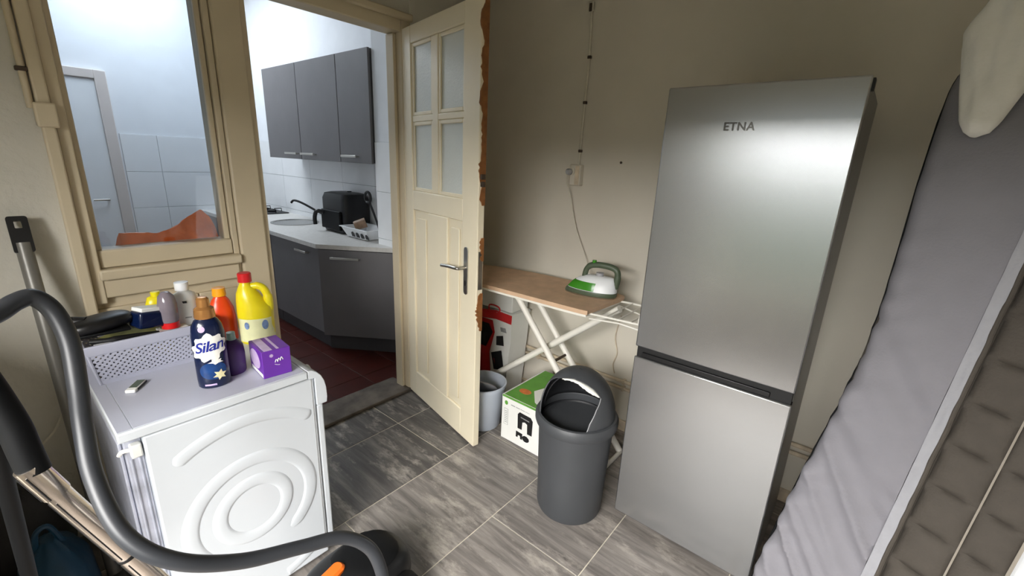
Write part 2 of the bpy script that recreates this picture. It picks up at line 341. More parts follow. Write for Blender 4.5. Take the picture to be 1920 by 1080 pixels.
for x0, x1 in ((0.125, 0.368), (0.432, 0.69)):
    for z0, z1 in ((1.40, 1.788), (1.822, 2.20)):
        p = dpart('pane', 'frost_glass', x0, x1, z0, z1, -0.024, -0.018, 0)
        b = D(); b.box(x0, x0+0.02, -0.018, -0.008, z0, z1).box(x1-0.02, x1, -0.018, -0.008, z0, z1).box(x0+.02, x1-.02, -0.018, -0.008, z0, z0+0.02).box(x0+.02, x1-.02, -0.018, -0.008, z1-0.02, z1)
        b.build('bead', 'door_paint', p, bevel=0.004)
# torn wood along the lock edge
def ragged(z0, z1, base, amp, seed):
    m = D(); n = 60; pr = []
    for k in range(n+1):
        z = z0+(z1-z0)*k/n; w = base+amp*abs(noise.noise(Vector((seed, z*9, 0))))+0.6*amp*abs(noise.noise(Vector((seed+5, z*38, 0)))); w *= min(1, (k+1)/5, (n+1-k)/5); pr.append((z, w))
    for (a, wa), (b_, wb) in zip(pr, pr[1:]):
        m.add([(DW-0.003, -DT*0.95, a), (DW-0.003, -DT*0.95+wa*1.2+0.012, a), (DW+0.005, -DT*0.95, a), (DW+0.005, -DT*0.95+wa*1.2+0.010, a),
               (DW-0.003, -DT*0.95, b_), (DW-0.003, -DT*0.95+wb*1.2+0.012, b_), (DW+0.005, -DT*0.95, b_), (DW+0.005, -DT*0.95+wb*1.2+0.010, b_)],
              [(0,1,5,4),(1,3,7,5),(3,2,6,7),(2,0,4,6)])
    m.build('torn_wood', 'raw_wood', door, smooth=20)
ragged(1.38, 2.285, 0.006, 0.024, 1.3); ragged(0.72, 0.93, 0.0, 0.026, 4.4); ragged(1.10, 1.22, 0.0, 0.022, 6.1)
# lever handle on a long plate
pl_ = D(); 
pl_.prism([(0.735+0.019*math.cos(a), 1.031+(0.11 if math.sin(a) > 0 else -0.11)+0.019*math.sin(a)) for a in [2*PI*k/24+0.01 for k in range(24)]], lambda a, b, t: (a, t, b), 0, 0.006)
lp = pl_.build('lock_plate', 'dull_chrome', door, bevel=0.0015)
D().prism([(0.735+0.006*math.cos(a), 0.965+0.016*math.sin(a)) for a in [2*PI*k/12 for k in range(12)]], lambda a, b, t: (a, t, b), 0.0055, 0.0075).build('keyhole', 'ink_black', lp)
D().tube(spline([(0.735, 0.004, 1.05), (0.735, 0.045, 1.05), (0.722, 0.058, 1.05), (0.66, 0.06, 1.047), (0.575, 0.058, 1.036)], 6), 0.0095, 12).build('lever', 'dull_chrome', door)
D().tube(spline([(0.735, -DT, 1.05), (0.735, -DT-0.045, 1.05), (0.722, -DT-0.058, 1.05), (0.575, -DT-0.058, 1.04)], 6), 0.0095, 12).build('rear_lever', 'dull_chrome', door)
D().prism([(0.735+0.019*math.cos(a), 1.031+(0.11 if math.sin(a) > 0 else -0.11)+0.019*math.sin(a)) for a in [2*PI*k/24+0.01 for k in range(24)]], lambda a, b, t: (a, t, b), -DT-0.006, -DT).build('rear_plate', 'dull_chrome', door)
D().box(DW, DW+0.003, -0.032, -0.008, 0.95, 1.15).build('latch_plate', 'dull_chrome', door, smooth=0)
lt = D(); lt.box(DW, DW+0.018, -0.03, -0.006, 1.505, 1.53).box(DW, DW+0.022, -0.026, -0.010, 1.47, 1.495); lt.build('bolt_catch', 'rust_dark', door, bevel=0.003)

# heating pipes, skirting on the right wall
for z, lb in ((0.335, 'upper painted heating pipe running along the off-white wall'), (0.290, 'lower painted heating pipe running along the off-white wall')):
    t = thing('heating_pipe', lb, 'pipe', (XR-0.03, 0.4, z), 'heating pipes on the wall')
    MB().tube([(XR-0.022, YF, z), (XR-0.022, 2.28, z)], 0.011, 10).build('pipe', 'pipe_paint', t)
    for y in (-0.9, 0.0, 0.98, 1.62, 2.1): MB().box(XR-0.034, XR, y-0.007, y+0.007, z-0.014, z+0.014).build('bracket', 'pipe_paint', t, bevel=0.002)
struct(MB().box(XR-0.016, XR-0.0005, YF, YB, 0, 0.07).build('baseboard_right', 'pipe_paint', bevel=0.004), 'low painted baseboard along the off-white wall', 'baseboard')
# window behind the viewer
w2 = thing('window_2', 'large daylight window behind the viewer', 'window', (XL-0.05, 0, wz0), kind='structure')
for y in (wy0, wy1-0.05, (wy0+wy1)/2-0.025): MB().box(XL-0.05, XL, y, y+0.05, wz0, wz1).build('stile', 'cream_paint', w2, bevel=0.004)
for z in (wz0, wz1-0.05): MB().box(XL-0.05, XL, wy0, wy1, z, z+0.05).build('rail', 'cream_paint', w2, bevel=0.004)

# ------------------------------------------------------------------ kitchen shell
KY = 6.0; KX = 2.36; KZ = 3.3
kf = struct(MB().box(XL, KX, YK, KY, -0.06, -0.004).build('floor_kitchen', 'terracotta_grout', smooth=0), 'dark red tiled kitchen floor beyond the doorway', 'floor')
rects = []
for i in range(5):
    for j in range(10):
        rects.append(((0.86+i*0.305, YK+0.15+j*0.305, -0.003), (0.15, 0.15, 0.003)))
pieces(kf, 'floor_tile', rects, None, 'terracotta', 0.0015)
sk = (0.6, 1.8, 4.45, 5.85)
struct(MB().box(XL, sk[0], YK, KY, KZ, KZ+0.1).box(sk[1], KX+0.1, YK, KY, KZ, KZ+0.1).box(sk[0], sk[1], YK, sk[2], KZ, KZ+0.1).box(sk[0], sk[1], sk[3], KY, KZ, KZ+0.1)
       .build('ceiling_kitchen', 'kitchen_white', smooth=0), 'white kitchen ceiling with a roof light opening', 'ceiling')
kr = struct(MB().box(KX, KX+0.12, YK, KY, -0.06, KZ).build('wall_kitchen_right', 'kitchen_white', smooth=0), 'white kitchen wall behind the grey wall cupboards', 'wall')
kb = struct(MB().box(XL, KX+0.12, KY, KY+0.12, -0.06, KZ).build('wall_kitchen_back', 'kitchen_white', smooth=0), 'white half-tiled far kitchen wall seen through the inner window', 'wall')
struct(MB().box(XL-0.1, XL, YK, KY, -0.06, KZ).build('wall_kitchen_left', 'kitchen_white', smooth=0), 'plain white kitchen side wall', 'wall')
struct(MB().box(XL, KX, YB+0.0, YK, ZC+0.7-0.02, KZ).build('wall_kitchen_front', 'kitchen_white', smooth=0), 'white kitchen wall above the doorway', 'wall')
kp = struct(MB().box(2.06, KX, YK, 3.09, -0.06, KZ).build('wall_pier', 'kitchen_white', smooth=0), 'white tiled wall pier beside the doorway', 'wall')
def tiles_on(parent, axis, pos, u0, u1, us, zs, sign):
    MB().box(*((pos-0.003, pos+0.001, u0, u1) if axis == 0 else (u0, u1, pos-0.003, pos+0.001)), zs[0], zs[-1]).build('grout_bed', 'kitchen_grout', parent, smooth=0)
    rs = []; u = u0
    edges = [u0]+[q for q in us if u0 < q < u1]+[u1]
    for a, b in zip(edges, edges[1:]):
        for z0, z1 in zip(zs, zs[1:]):
            c = ((a+b)/2, (z0+z1)/2); h = ((b-a)/2-0.002, (z1-z0)/2-0.002)
            rs.append(((pos-0.005, c[0], c[1]), (0.004, h[0], h[1])) if axis == 0 else ((c[0], pos-0.005, c[1]), (h[0], 0.004, h[1])))
    pieces(parent, 'wall_tile', rs, None, 'kitchen_tile', 0.0012)
ZT = [0.21, 0.58, 0.95, 1.32, 1.69]
tiles_on(kr, 0, KX, 3.09, KY-0.01, [3.55, 4.10, 4.74, 5.38], ZT[1:], -1)
tiles_on(kb, 1, KY, 1.06, KX, [1.36, 1.98], ZT, -1)
tiles_on(kp, 0, 2.06, YK+0.005, 3.085, [2.86], ZT, -1)
# kitchen back door
kd = thing('door_2', 'pale kitchen door at the far wall seen through the inner window', 'door', (0.55, KY, 0), kind='structure')
MB().box(0.16, 0.95, KY-0.03, KY, 0.01, 2.17).build('leaf', 'white_plastic', kd, bevel=0.004)
MB().box(0.95, 1.04, KY-0.05, KY, 0, 2.25).build('right_casing', 'casing_white', kd, bevel=0.006)
MB().box(0.07, 0.16, KY-0.05, KY, 0, 2.25).build('left_casing', 'casing_white', kd, bevel=0.006)
MB().box(0.16, 0.95, KY-0.05, KY, 2.17, 2.25).build('head_casing', 'casing_white', kd, bevel=0.006)
MB().tube([(0.88, KY-0.03, 1.05), (0.88, KY-0.08, 1.05), (0.76, KY-0.08, 1.05)], 0.009, 10).build('lever', 'dull_chrome', kd)
# roof light frame
sl = thing('window_3', 'white roof light frame in the kitchen ceiling', 'window', (1.2, 5.15, KZ), kind='structure')
for x in (sk[0], sk[1]-0.04): MB().box(x, x+0.04, sk[2], sk[3], KZ-0.01, KZ+0.1).build('stile', 'white_plastic', sl)
for y in (sk[2], sk[3]-0.04): MB().box(sk[0], sk[1], y, y+0.04, KZ-0.01, KZ+0.1).build('rail', 'white_plastic', sl)

# ================================================================== KITCHEN UNITS
def bar_handle(parent, p, q, out, r=0.008):
    p, q, out = Vector(p), Vector(q), Vector(out); h = MB()
    ax = (q-p)/2; mid = (p+q)/2; u = Vector((0, 0, 1))
    h.obox(mid+out, ax, u*0.009, out.normalized()*0.004)
    for s in (0.02, 0.98):
        c = p+(q-p)*s; h.tube([c, c+out], 0.005, 8)
    h.build('handle', 'dull_chrome', parent, bevel=0.002)
def wall_cupboard(y0, y1, hy0, hy1, label):
    t = thing('wall_cupboard', label, 'cupboard', (2.2, (y0+y1)/2, 1.526), 'grey wall cupboards in the kitchen')
    MB().box(2.05, 2.352, y0+0.001, y1-0.001, 1.53, 2.34).build('carcass', 'cabinet_carcass', t, bevel=0.002)
    d = MB().box(2.03, 2.049, y0+0.002, y1-0.002, 1.526, 2.343).build('door', 'cabinet_grey', t, bevel=0.002)
    bar_handle(d, (2.03, hy0, 1.575), (2.03, hy1, 1.575), (-0.03, 0, 0))
wall_cupboard(3.095, 3.545, 3.27, 3.49, 'grey wall cupboard nearest the doorway with its bar handle low down')
wall_cupboard(3.548, 4.225, 3.95, 4.19, 'middle grey wall cupboard of the row of three')
wall_cupboard(4.228, 4.905, 4.27, 4.50, 'grey wall cupboard furthest from the doorway, half hidden by the door post')
# base units: straight ones along the wall, then the angled end unit
def base_unit(y0, y1, hy, label):
    t = thing('base_cupboard', label, 'cupboard', (2.0, (y0+y1)/2, 0), 'grey base cupboards in the kitchen')
    MB().box(1.715, 2.35, y0+0.001, y1-0.001, 0.13, 0.865).build('carcass', 'cabinet_carcass', t, bevel=0.002)
    d = MB().box(1.695, 1.714, y0+0.002, y1-0.002, 0.135, 0.86).build('door', 'cabinet_grey', t, bevel=0.002)
    bar_handle(d, (1.695, hy[0], 0.80), (1.695, hy[1], 0.80), (-0.03, 0, 0))
    MB().box(1.735, 1.75, y0, y1, 0, 0.128).build('plinth', 'cabinet_carcass', t, smooth=0)
base_unit(3.365, 4.265, (3.55, 3.74), 'grey base cupboard under the sink, beside the angled unit')
base_unit(4.27, 5.17, (4.4, 4.62), 'grey base cupboard further along the worktop past the sink unit')
base_unit(5.175, 5.97, (5.3, 5.5), 'grey base cupboard in the far corner under the hob')
P, Q = Vector((1.685, 3.36, 0)), Vector((2.045, 2.852, 0)); dv = (Q-P).normalized(); nv = Vector((dv.y, -dv.x, 0)); nv = nv if nv.x < 0 else -nv
t = thing('angled_cupboard', 'dark grey angled end cupboard next to the doorway', 'cupboard', ((P+Q)/2)[:], 'grey base cupboards in the kitchen')
ctr = (P+Q)/2; hl = (Q-P).length/2
MB().prism([(P.x+0.02, P.y), (Q.x, Q.y+0.005), (2.05, 3.10), (2.35, 3.10), (2.35, 3.36)], lambda a, b, z: (a, b, z), 0.13, 0.865).build('carcass', 'cabinet_carcass', t, smooth=0)
d = MB().obox(ctr+Vector((0, 0, 0.4975))+nv*0.012, dv*(hl-0.004), nv*0.009, Vector((0, 0, 0.3625))).build('door', 'cabinet_grey', t, bevel=0.002)
bar_handle(d, ctr-dv*0.20+nv*0.021+Vector((0, 0, 0.80)), ctr+dv*0.03+nv*0.021+Vector((0, 0, 0.80)), nv*0.03)
MB().obox(ctr+Vector((0, 0, 0.064))-nv*0.035, dv*(hl-0.03), nv*0.008, Vector((0, 0, 0.064))).build('plinth', 'cabinet_carcass', t, smooth=0)
# worktop with a round sink cut
wt = thing('worktop', 'pale grey kitchen worktop with an angled end and a round sink', 'worktop', (2.0, 4.4, 0.866))
pol = [(1.66, 3.355), (2.035, 2.842), (2.055, 3.092), (2.35, 3.092), (2.35, 5.99), (1.66, 5.99)]
SC, SR = Vector((2.06, 4.55)), 0.205
hole = [(SC.x+SR*math.cos(-2*PI*k/32+PI), SC.y+SR*math.sin(-2*PI*k/32+PI)) for k in range(33)]
outer = [(1.66, SC.y)]+[(1.66, 3.355), (2.035, 2.842), (2.055, 3.092), (2.35, 3.092), (2.35, 5.99), (1.66, 5.99), (1.66, SC.y)]
MB().prism([(1.66, SC.y-0.0005), (1.66, 3.355), (2.035, 2.842), (2.055, 3.092), (2.35, 3.092), (2.35, 5.99), (1.66, 5.99), (1.66, SC.y+0.0005)]+hole, lambda a, b, z: (a, b, z), 0.866, 0.90).build('slab', 'worktop', wt, smooth=0)
MB().lathe([(SR+0.02, 0.901), (SR+0.02, 0.904), (SR-0.006, 0.905), (SR-0.012, 0.895), (SR-0.03, 0.75), (SR-0.06, 0.735), (0.03, 0.73), (0.0, 0.728)], (SC.x, SC.y, 0), 40).build('sink_bowl', 'sink_steel', wt)
MB().lathe([(0.0, 0.7345), (0.028, 0.7345), (0.03, 0.731)], (SC.x, SC.y, 0), 20).build('drain', 'chrome', wt)
t = thing('kitchen_tap', 'dark swan-neck tap reaching over the round sink', 'tap', (2.27, 4.32, 0.90))
MB().lathe([(0.028, 0.90), (0.028, 0.92), (0.02, 0.93), (0.02, 1.02), (0.0, 1.03)], (2.27, 4.32, 0), 20).build('body', 'dull_chrome', t)
MB().tube(spline([(2.27, 4.32, 0.98), (2.22, 4.40, 1.02), (2.14, 4.52, 1.09), (2.09, 4.59, 1.115), (2.07, 4.62, 1.09)], 6), 0.011, 12).build('spout', 'black_plastic', t)
MB().tube([(2.27, 4.32, 1.02), (2.30, 4.27, 1.07)], [0.009, 0.006], 10).build('lever', 'dull_chrome', t)
t = thing('soap_bottle', 'small clear soap pump bottle standing behind the tap', 'bottle', (2.30, 4.15, 0.90))
MB().lathe([(0.03, 0.90), (0.034, 0.905), (0.034, 1.0), (0.025, 1.02), (0.013, 1.03), (0.013, 1.04)], (2.30, 4.15, 0), 20, sx=0.7).build('body', 'grey_plastic', t)
MB().lathe([(0.015, 1.04), (0.015, 1.06), (0.005, 1.062), (0.005, 1.085), (0.012, 1.087), (0.012, 1.1), (0, 1.1)], (2.30, 4.15, 0), 16).build('pump', 'black_plastic', t)
t = thing('gas_hob', 'black gas hob at the far end of the worktop', 'hob', (2.05, 5.55, 0.90))
MB().box(1.78, 2.32, 5.25, 5.85, 0.9005, 0.912).build('plate', 'black_plastic', t, bevel=0.004)
for x, y in ((1.92, 5.4), (2.19, 5.4), (1.92, 5.7), (2.19, 5.7)):
    MB().lathe([(0.045, 0.912), (0.045, 0.925), (0.03, 0.93), (0, 0.93)], (x, y, 0), 20).build('burner', 'black_rubber', t)
    g = MB()
    for k in range(4):
        a = k*PI/2; g.tube([(x+0.03*math.cos(a), y+0.03*math.sin(a), 0.944), (x+0.11*math.cos(a), y+0.11*math.sin(a), 0.944), (x+0.11*math.cos(a), y+0.11*math.sin(a), 0.912)], 0.005, 8)
    g.build('pan_support', 'black_rubber', t)
t = thing('air_fryer', 'black air fryer on the worktop under the wall cupboards', 'air fryer', (2.17, 3.72, 0.90))
def rrect(cx, cy, hx, hy, r, n=6):
    return [(cx+sx*(hx-r)+r*math.cos(a0+k*PI/2/n), cy+sy*(hy-r)+r*math.sin(a0+k*PI/2/n)) for sx, sy, a0 in ((1,1,0),(-1,1,PI/2),(-1,-1,PI),(1,-1,1.5*PI)) for k in range(n+1)]
def loft(mb, rings, caps=True):
    n = len(rings[0]); vs = [p for r in rings for p in r]; fs = [(i*n+j, i*n+(j+1) % n, (i+1)*n+(j+1) % n, (i+1)*n+j) for i in range(len(rings)-1) for j in range(n)]
    if caps: fs += [list(range(n))[::-1], list(range((len(rings)-1)*n, len(rings)*n))]
    return mb.add(vs, fs)
def rr3(cx, cy, hx, hy, r, z, n=6): return [(a, b, z) for a, b in rrect(cx, cy, hx, hy, r, n)]
loft(MB(), [rr3(2.195, 3.80, 0.125, 0.19, 0.05, 0.905), rr3(2.195, 3.80, 0.135, 0.20, 0.05, 0.94), rr3(2.195, 3.80, 0.135, 0.20, 0.05, 1.20), rr3(2.195, 3.80, 0.12, 0.185, 0.05, 1.245), rr3(2.195, 3.80, 0.085, 0.145, 0.05, 1.255)]).build('housing', 'black_plastic', t)
MB().box(2.035, 2.06, 3.64, 3.96, 0.93, 1.10).build('basket_front', 'black_rubber', t, bevel=0.008)
MB().tube(spline([(2.04, 3.92, 1.07), (1.995, 3.95, 1.08), (1.975, 3.96, 1.03), (1.975, 3.96, 0.96)], 5), 0.018, 10).build('handle', 'black_plastic', t)
MB().tube([(2.24, 3.80, 1.25), (2.24, 3.80, 1.262)], 0.02, 16).build('vent_cap', 'black_rubber', t)
t = thing('dish_rack', 'white plastic dish rack beside the air fryer at the worktop end', 'dish rack', (2.13, 3.33, 0.90))
hx0, hy0 = 0.10, 0.185; cx, cy = 2.135, 3.38
ri = lambda hx, hy, z: [(cx+sx*hx, cy+sy*hy, z) for sx, sy in ((-1,-1),(1,-1),(1,1),(-1,1))]
loft(MB(), [ri(0.095, 0.15, 0.905), ri(0.125, 0.198, 0.985), ri(0.138, 0.21, 0.988), ri(0.138, 0.21, 0.994), ri(0.12, 0.192, 0.994), ri(0.09, 0.145, 0.915)]).build('tray', 'white_plastic', t, bevel=0.003)
for yy in (3.20, 3.27, 3.34, 3.41):
    xs = cx-0.1145; m = MB(); m.prism([(yy+0.020*math.cos(a), 0.93+0.03*math.sin(a)) for a in [PI*k/10 for k in range(11)]]+[(yy-0.02, 0.918), (yy+0.02, 0.918)], lambda a, b, q: (xs+(0.945-b)*0.375*1.0-0.0045+q, a, b), 0, 0.004)
    m.build('cutout', 'ink_black', t)
for sx in (-1, 1):
    for sy in (-1, 1): MB().box(cx+sx*0.075-0.012, cx+sx*0.075+0.012, cy+sy*0.13-0.012, cy+sy*0.13+0.012, 0.90, 0.906).build('foot', 'black_plastic', t)
o = MB().lathe([(0.0, 0.92), (0.036, 0.921), (0.04, 0.93), (0.043, 1.02), (0.040, 1.02), (0.036, 0.94), (0, 0.935)], (0, 0, 0), 24)
o.T = Matrix.Translation((2.10, 3.42, 0.085)) @ Matrix.Translation((0, 0, 0.93)) @ Matrix.Rotation(1.2, 4, 'Y') @ Matrix.Rotation(0.5, 4, 'X') @ Matrix.Translation((0, 0, -0.97))
tag(o.build('mug', 'mug_brown'), 'brown mug lying tilted in the white dish rack', 'mug')
t = thing('ladle', 'black ladle with a ring end standing in the dish rack', 'ladle', (2.20, 3.28, 0.92))
MB().tube(spline([(2.20, 3.26, 0.93), (2.18, 3.31, 1.08), (2.16, 3.35, 1.2)], 6), 0.009, 10).build('handle', 'black_plastic', t)
MB().tube([(2.155+0.0*k, 3.37+0.04*math.cos(2*PI*k/20), 1.245+0.045*math.sin(2*PI*k/20)) for k in range(21)], 0.011, 10).build('ring', 'black_plastic', t)
MB().lathe([(0, 0), (0.025, 0.006), (0.038, 0.025), (0.04, 0.045), (0.037, 0.045), (0.022, 0.012), (0, 0.008)], (2.21, 3.24, 0.918), 20).build('bowl', 'black_plastic', t)
# orange bag lying on the kitchen side of the sill
ob = [(0.342, 1.15), (0.364, 1.236), (0.43, 1.232), (0.502, 1.224), (0.564, 1.248), (0.614, 1.285), (0.673, 1.320), (0.704, 1.28), (0.726, 1.222), (0.734, 1.125)]
def topz(x):
    for (a, za), (b, zb) in zip(ob, ob[1:]):
        if a <= x <= b: return za+(zb-za)*(x-a)/(b-a)
    return 1.12
t = thing('orange_bag', 'crumpled orange plastic bag lying on the window sill behind the glass', 'bag', (0.54, 2.45, 1.12))
def bagfn(u, v, s):
    x = 0.343+u*0.39; zt = topz(x); z = 1.119+(zt-1.119)*v; bul = 0.045*math.sin(PI*min(1, v*0.75+0.25))*(1-v*0.8)+0.004
    y = 2.435+(-bul if s == 0 else bul*0.6)+0.010*noise.noise(Vector((x*22, z*16, s)))
    return (x+0.006*noise.noise(Vector((x*30, z*30, 3))), max(2.362, y), z+0.004*noise.noise(Vector((x*40, 1, s)))*v)
MB().slab(bagfn, 48, 14, 0).build('sheet', 'orange_cloth', t, smooth=28)

# ================================================================== FRIDGE
FL, FR = Vector((1.657, 0.667, 0)), Vector((1.654, 0.0915, 0))
fu = (FR-FL).normalized(); fn_ = Vector((fu.y, -fu.x, 0)); fn_ = fn_ if fn_.x < 0 else -fn_; FWD = (FR-FL).length
TF = Matrix(((fu.x, -fn_.x, 0, FL.x), (fu.y, -fn_.y, 0, FL.y), (0, 0, 1, 0), (0, 0, 0, 1)))      # x across the front, y into the depth
fr = thing('fridge_freezer', 'tall brushed steel fridge freezer standing against the wall', 'fridge', ((FL+FR)/2 - fn_*0.3)[:])
def Fb(name, m, x0, x1, y0, y1, z0, z1, bevel=0.0, parent=None): return MB(TF).box(x0, x1, y0, y1, z0, z1).build(name, m, parent or fr, bevel=bevel)
Fb('cabinet', 'fridge_side', 0.004, FWD-0.004, 0.064, 0.60, 0.03, 1.868, 0.004)
for z0, z1, nm in ((0.880, 1.871, 'fridge_door'), (0.05, 0.834, 'freezer_door')):
    d = Fb(nm, 'steel', 0.0, FWD, 0.0, 0.016, z0, z1, 0.005)
    Fb('door_core', 'gasket', 0.004, FWD-0.003, 0.0165, 0.050, z0+0.003, z1-0.003, 0.0, d)
    Fb('seal', 'gasket', 0.012, FWD-0.012, 0.0505, 0.0635, z0+0.01, z1-0.01, 0.0, d)
Fb('grip_recess', 'gasket', 0.006, FWD-0.006, 0.012, 0.063, 0.8345, 0.8795)
Fb('grip_lip', 'black_plastic', 0.03, FWD-0.07, 0.004, 0.014, 0.838, 0.858, 0.003)
for x in (0.06, FWD-0.06):
    for y in (0.10, 0.55): MB(TF).tube([(x, y, 0), (x, y, 0.03)], 0.02, 14).build('foot', 'black_plastic', fr)
Fb('hinge_cap', 'black_plastic', FWD-0.004, FWD+0.006, 0.018, 0.062, 1.835, 1.866, 0.002)
lg = MB(TF); text_mesh(lg, 'ETNA', 0.036, lambda x, y: (0.252+x, -0.0016, 1.738+y), bold=0.0008, spacing=1.08)
lg.build('brand_badge', 'badge_metal', fr, smooth=0)

# ================================================================== MATTRESS leaning at the right
k_ = 0.97; CAM = Vector((0, 0, 1.6))
mP = CAM + k_*(Vector((1.63, 0.088, 0.169))-CAM)
mD = Vector((0.15198405, -0.09344205, 0.98395601)); mG = Vector((-0.29462272, -0.95454687, -0.0451411)); mN = Vector((-0.94345021, 0.28303506, 0.17260605))
def mp(g, s, w): return mP + k_*(mG*g + mD*s) + mN*w
edge = [(-0.215, -0.004), (0.0, 0.0), (0.2, 0.009), (0.436, 0.022), (0.68, 0.043), (0.90, 0.055), (1.08, 0.047), (1.25, 0.033), (1.447, 0.015), (1.635, 0.003), (1.733, 0.002), (1.775, 0.010), (1.80, 0.030), (1.81, 0.06)]
def eg(s):
    if s <= edge[0][0]: return edge[0][1]
    for (a, ga), (b, gb) in zip(edge, edge[1:]):
        if a <= s <= b: tt = (s-a)/(b-a); return ga+(gb-ga)*tt+0.006*noise.noise(Vector((s*24, 0, 0)))*max(0, 1-abs(s-0.75)/0.5)
    return edge[-1][1]
S0, S1 = -0.205, 1.81; G1, G2 = 0.275, 0.302
mt = thing('mattress', 'mattress in a grey fitted sheet leaning upright beside the fridge', 'mattress', mp(0.25, S0, -0.08)[:])
def wr(g, s):
    """folds pulled in from the elastic edge, stronger low down"""
    e0 = g-eg(s); a = max(0.0, min(1, (1.35-s)/0.9)); q = 0
    f1 = noise.noise(Vector(((s*7.5+g*9.0), g*1.5, 0.3))); f2 = noise.noise(Vector(((s*15-e0*10), e0*2.0, 4.3)))
    q += 0.050*a*(0.35-abs(f1))+0.022*min(1, a+0.35)*f2*math.exp(-e0*9)
    h = max(0, 1-abs(g-G1)/0.11); q += 0.006*h*noise.noise(Vector((s*26+g*14, 2, 1)))*min(1, a+0.3)
    return q
def rnd(e0, r=0.05):
    return 0 if e0 >= r else -(r-math.sqrt(max(0, r*r-(r-e0)**2)))
def sheet(u, v, side):
    s = S0+(S1-S0)*v; g0 = eg(s); g = g0+(G1-g0)*(u**1.3)
    top = rnd(S1-s, 0.03)
    w = (wr(g, s)+rnd(g-g0, 0.045)+top) if side == 0 else -0.06
    return mp(g, s, w)
MB().slab(sheet, 44, 150, 0).build('fitted_sheet', 'sheet_grey', mt, smooth=60)
MB().slab(lambda u, v, sd: mp(G1+0.001+(G2-G1)*u, S0+(S1-S0)*v, (0.006+0.004*noise.noise(Vector((v*40, u*2, 7)))) if sd == 0 else -0.05), 6, 160, 0).build('elastic_hem', 'hem_grey', mt, smooth=60)
MB().tube([mp(G2+0.005+0.003*noise.noise(Vector((v*0.4, 0, 0))), S0+(S1-S0)*v/60, 0.003) for v in range(61)], 0.006, 8).build('hem_cord', 'quilt_taupe', mt)
MB().tube([mp(eg(S0+(S1-S0)*v/90)-0.002, S0+(S1-S0)*v/90, -0.052) for v in range(91)], 0.005, 8).build('piping', 'black_rubber', mt)
MB().slab(lambda u, v, sd: mp(0.05+0.47*u, S0+0.002+(S1-S0-0.03)*v, -0.02 if sd == 0 else -0.15), 2, 4, 0).build('core', 'quilt_taupe', mt, bevel=0.02, seg=3)
G3, G4 = 0.428, 0.522; ns = 15; ds = (S1-S0-0.02)/ns
for k in range(ns):
    for a, b in ((G2+0.012, G3), (G3, G4)):
        s0 = S0+0.01+k*ds
        def pad(u, v, sd, a=a, b=b, s0=s0):
            x = a+(b-a)*u; y = s0+ds*v-0.10*(x-G2)*0.5
            return mp(x, max(S0, y), (-0.016+0.014*(math.sin(PI*u)**0.35)*(math.sin(PI*v)**0.35)) if sd == 0 else -0.03)
        MB().slab(pad, 8, 8, 0).build('quilt_pad', 'quilt_taupe', mt, smooth=60)
MB().tube([mp(G3, S0+(S1-S0)*v/30, -0.012) for v in range(31)], 0.0025, 6).build('seam', 'seam_thread', mt)
MB().tube([mp(G4+0.002, S0+(S1-S0)*v/30, -0.014) for v in range(31)], 0.004, 6).build('edge_binding', 'seam_thread', mt)
# white pillowcase hanging over the mattress top
cl_out = [(-0.012, 1.90), (-0.006, 1.80), (0.03, 1.70), (0.055, 1.635), (0.075, 1.60), (0.105, 1.578), (0.14, 1.58), (0.165, 1.62), (0.18, 1.70), (0.215, 1.80), (0.25, 1.92)]
def clL(s):
    pts = [(1.575, 0.10), (1.585, 0.085), (1.61, 0.068), (1.65, 0.055), (1.70, 0.040), (1.80, 0.012), (1.86, -0.004), (1.95, 0.03), (1.99, 0.10)]
    for (a, ga), (b, gb) in zip(pts, pts[1:]):
        if a <= s <= b: return ga+(gb-ga)*(s-a)/(b-a)
    return pts[-1][1]
def clR(s):
    pts = [(1.575, 0.118), (1.585, 0.138), (1.61, 0.150), (1.66, 0.163), (1.73, 0.18), (1.86, 0.225), (1.95, 0.235), (1.99, 0.18)]
    for (a, ga), (b, gb) in zip(pts, pts[1:]):
        if a <= s <= b: return ga+(gb-ga)*(s-a)/(b-a)
    return pts[-1][1]
def clfn(u, v, sd):
    s = 1.575+0.415*v; a, b = clL(s), clR(s); g = a+(b-a)*u
    sh = math.sin(PI*u)**0.5; low = min(1, (s-1.575)/0.03)**0.5
    w = 0.028+(0.03*sh*low + 0.010*noise.noise(Vector((g*34+s*6, s*9, 2))) if sd == 0 else (-0.012*sh if s < 1.822 else -0.19*min(1, (s-1.822)/0.02)*(0.35+0.65*sh)))
    if s > 1.90: w *= 1-0.6*((s-1.90)/0.09)**2
    return mp(g, s, w)
tag(MB().slab(clfn, 30, 40, 0).build('pillowcase', 'white_cloth', smooth=50), 'white cloth pillowcase hanging over the top of the mattress', 'pillowcase')
t = thing('foam_board', 'white panel edge standing beyond the quilted mattress side', 'panel', (1.72, -0.62, 0))
def wpf(a, b, z): return mP + k_*(mG*a + mD*b) + mN*z
MB().prism([(0.530, -0.20), (0.98, -0.20), (0.98, 1.2), (0.530, 1.2)], wpf, -0.12, -0.09).build('board', 'white_plastic', t, bevel=0.004)
MB().prism([(0.524, -0.20), (0.534, -0.20), (0.534, 1.2), (0.524, 1.2)], wpf, -0.122, -0.088).build('edge_strip', 'white_plastic', t, bevel=0.002)

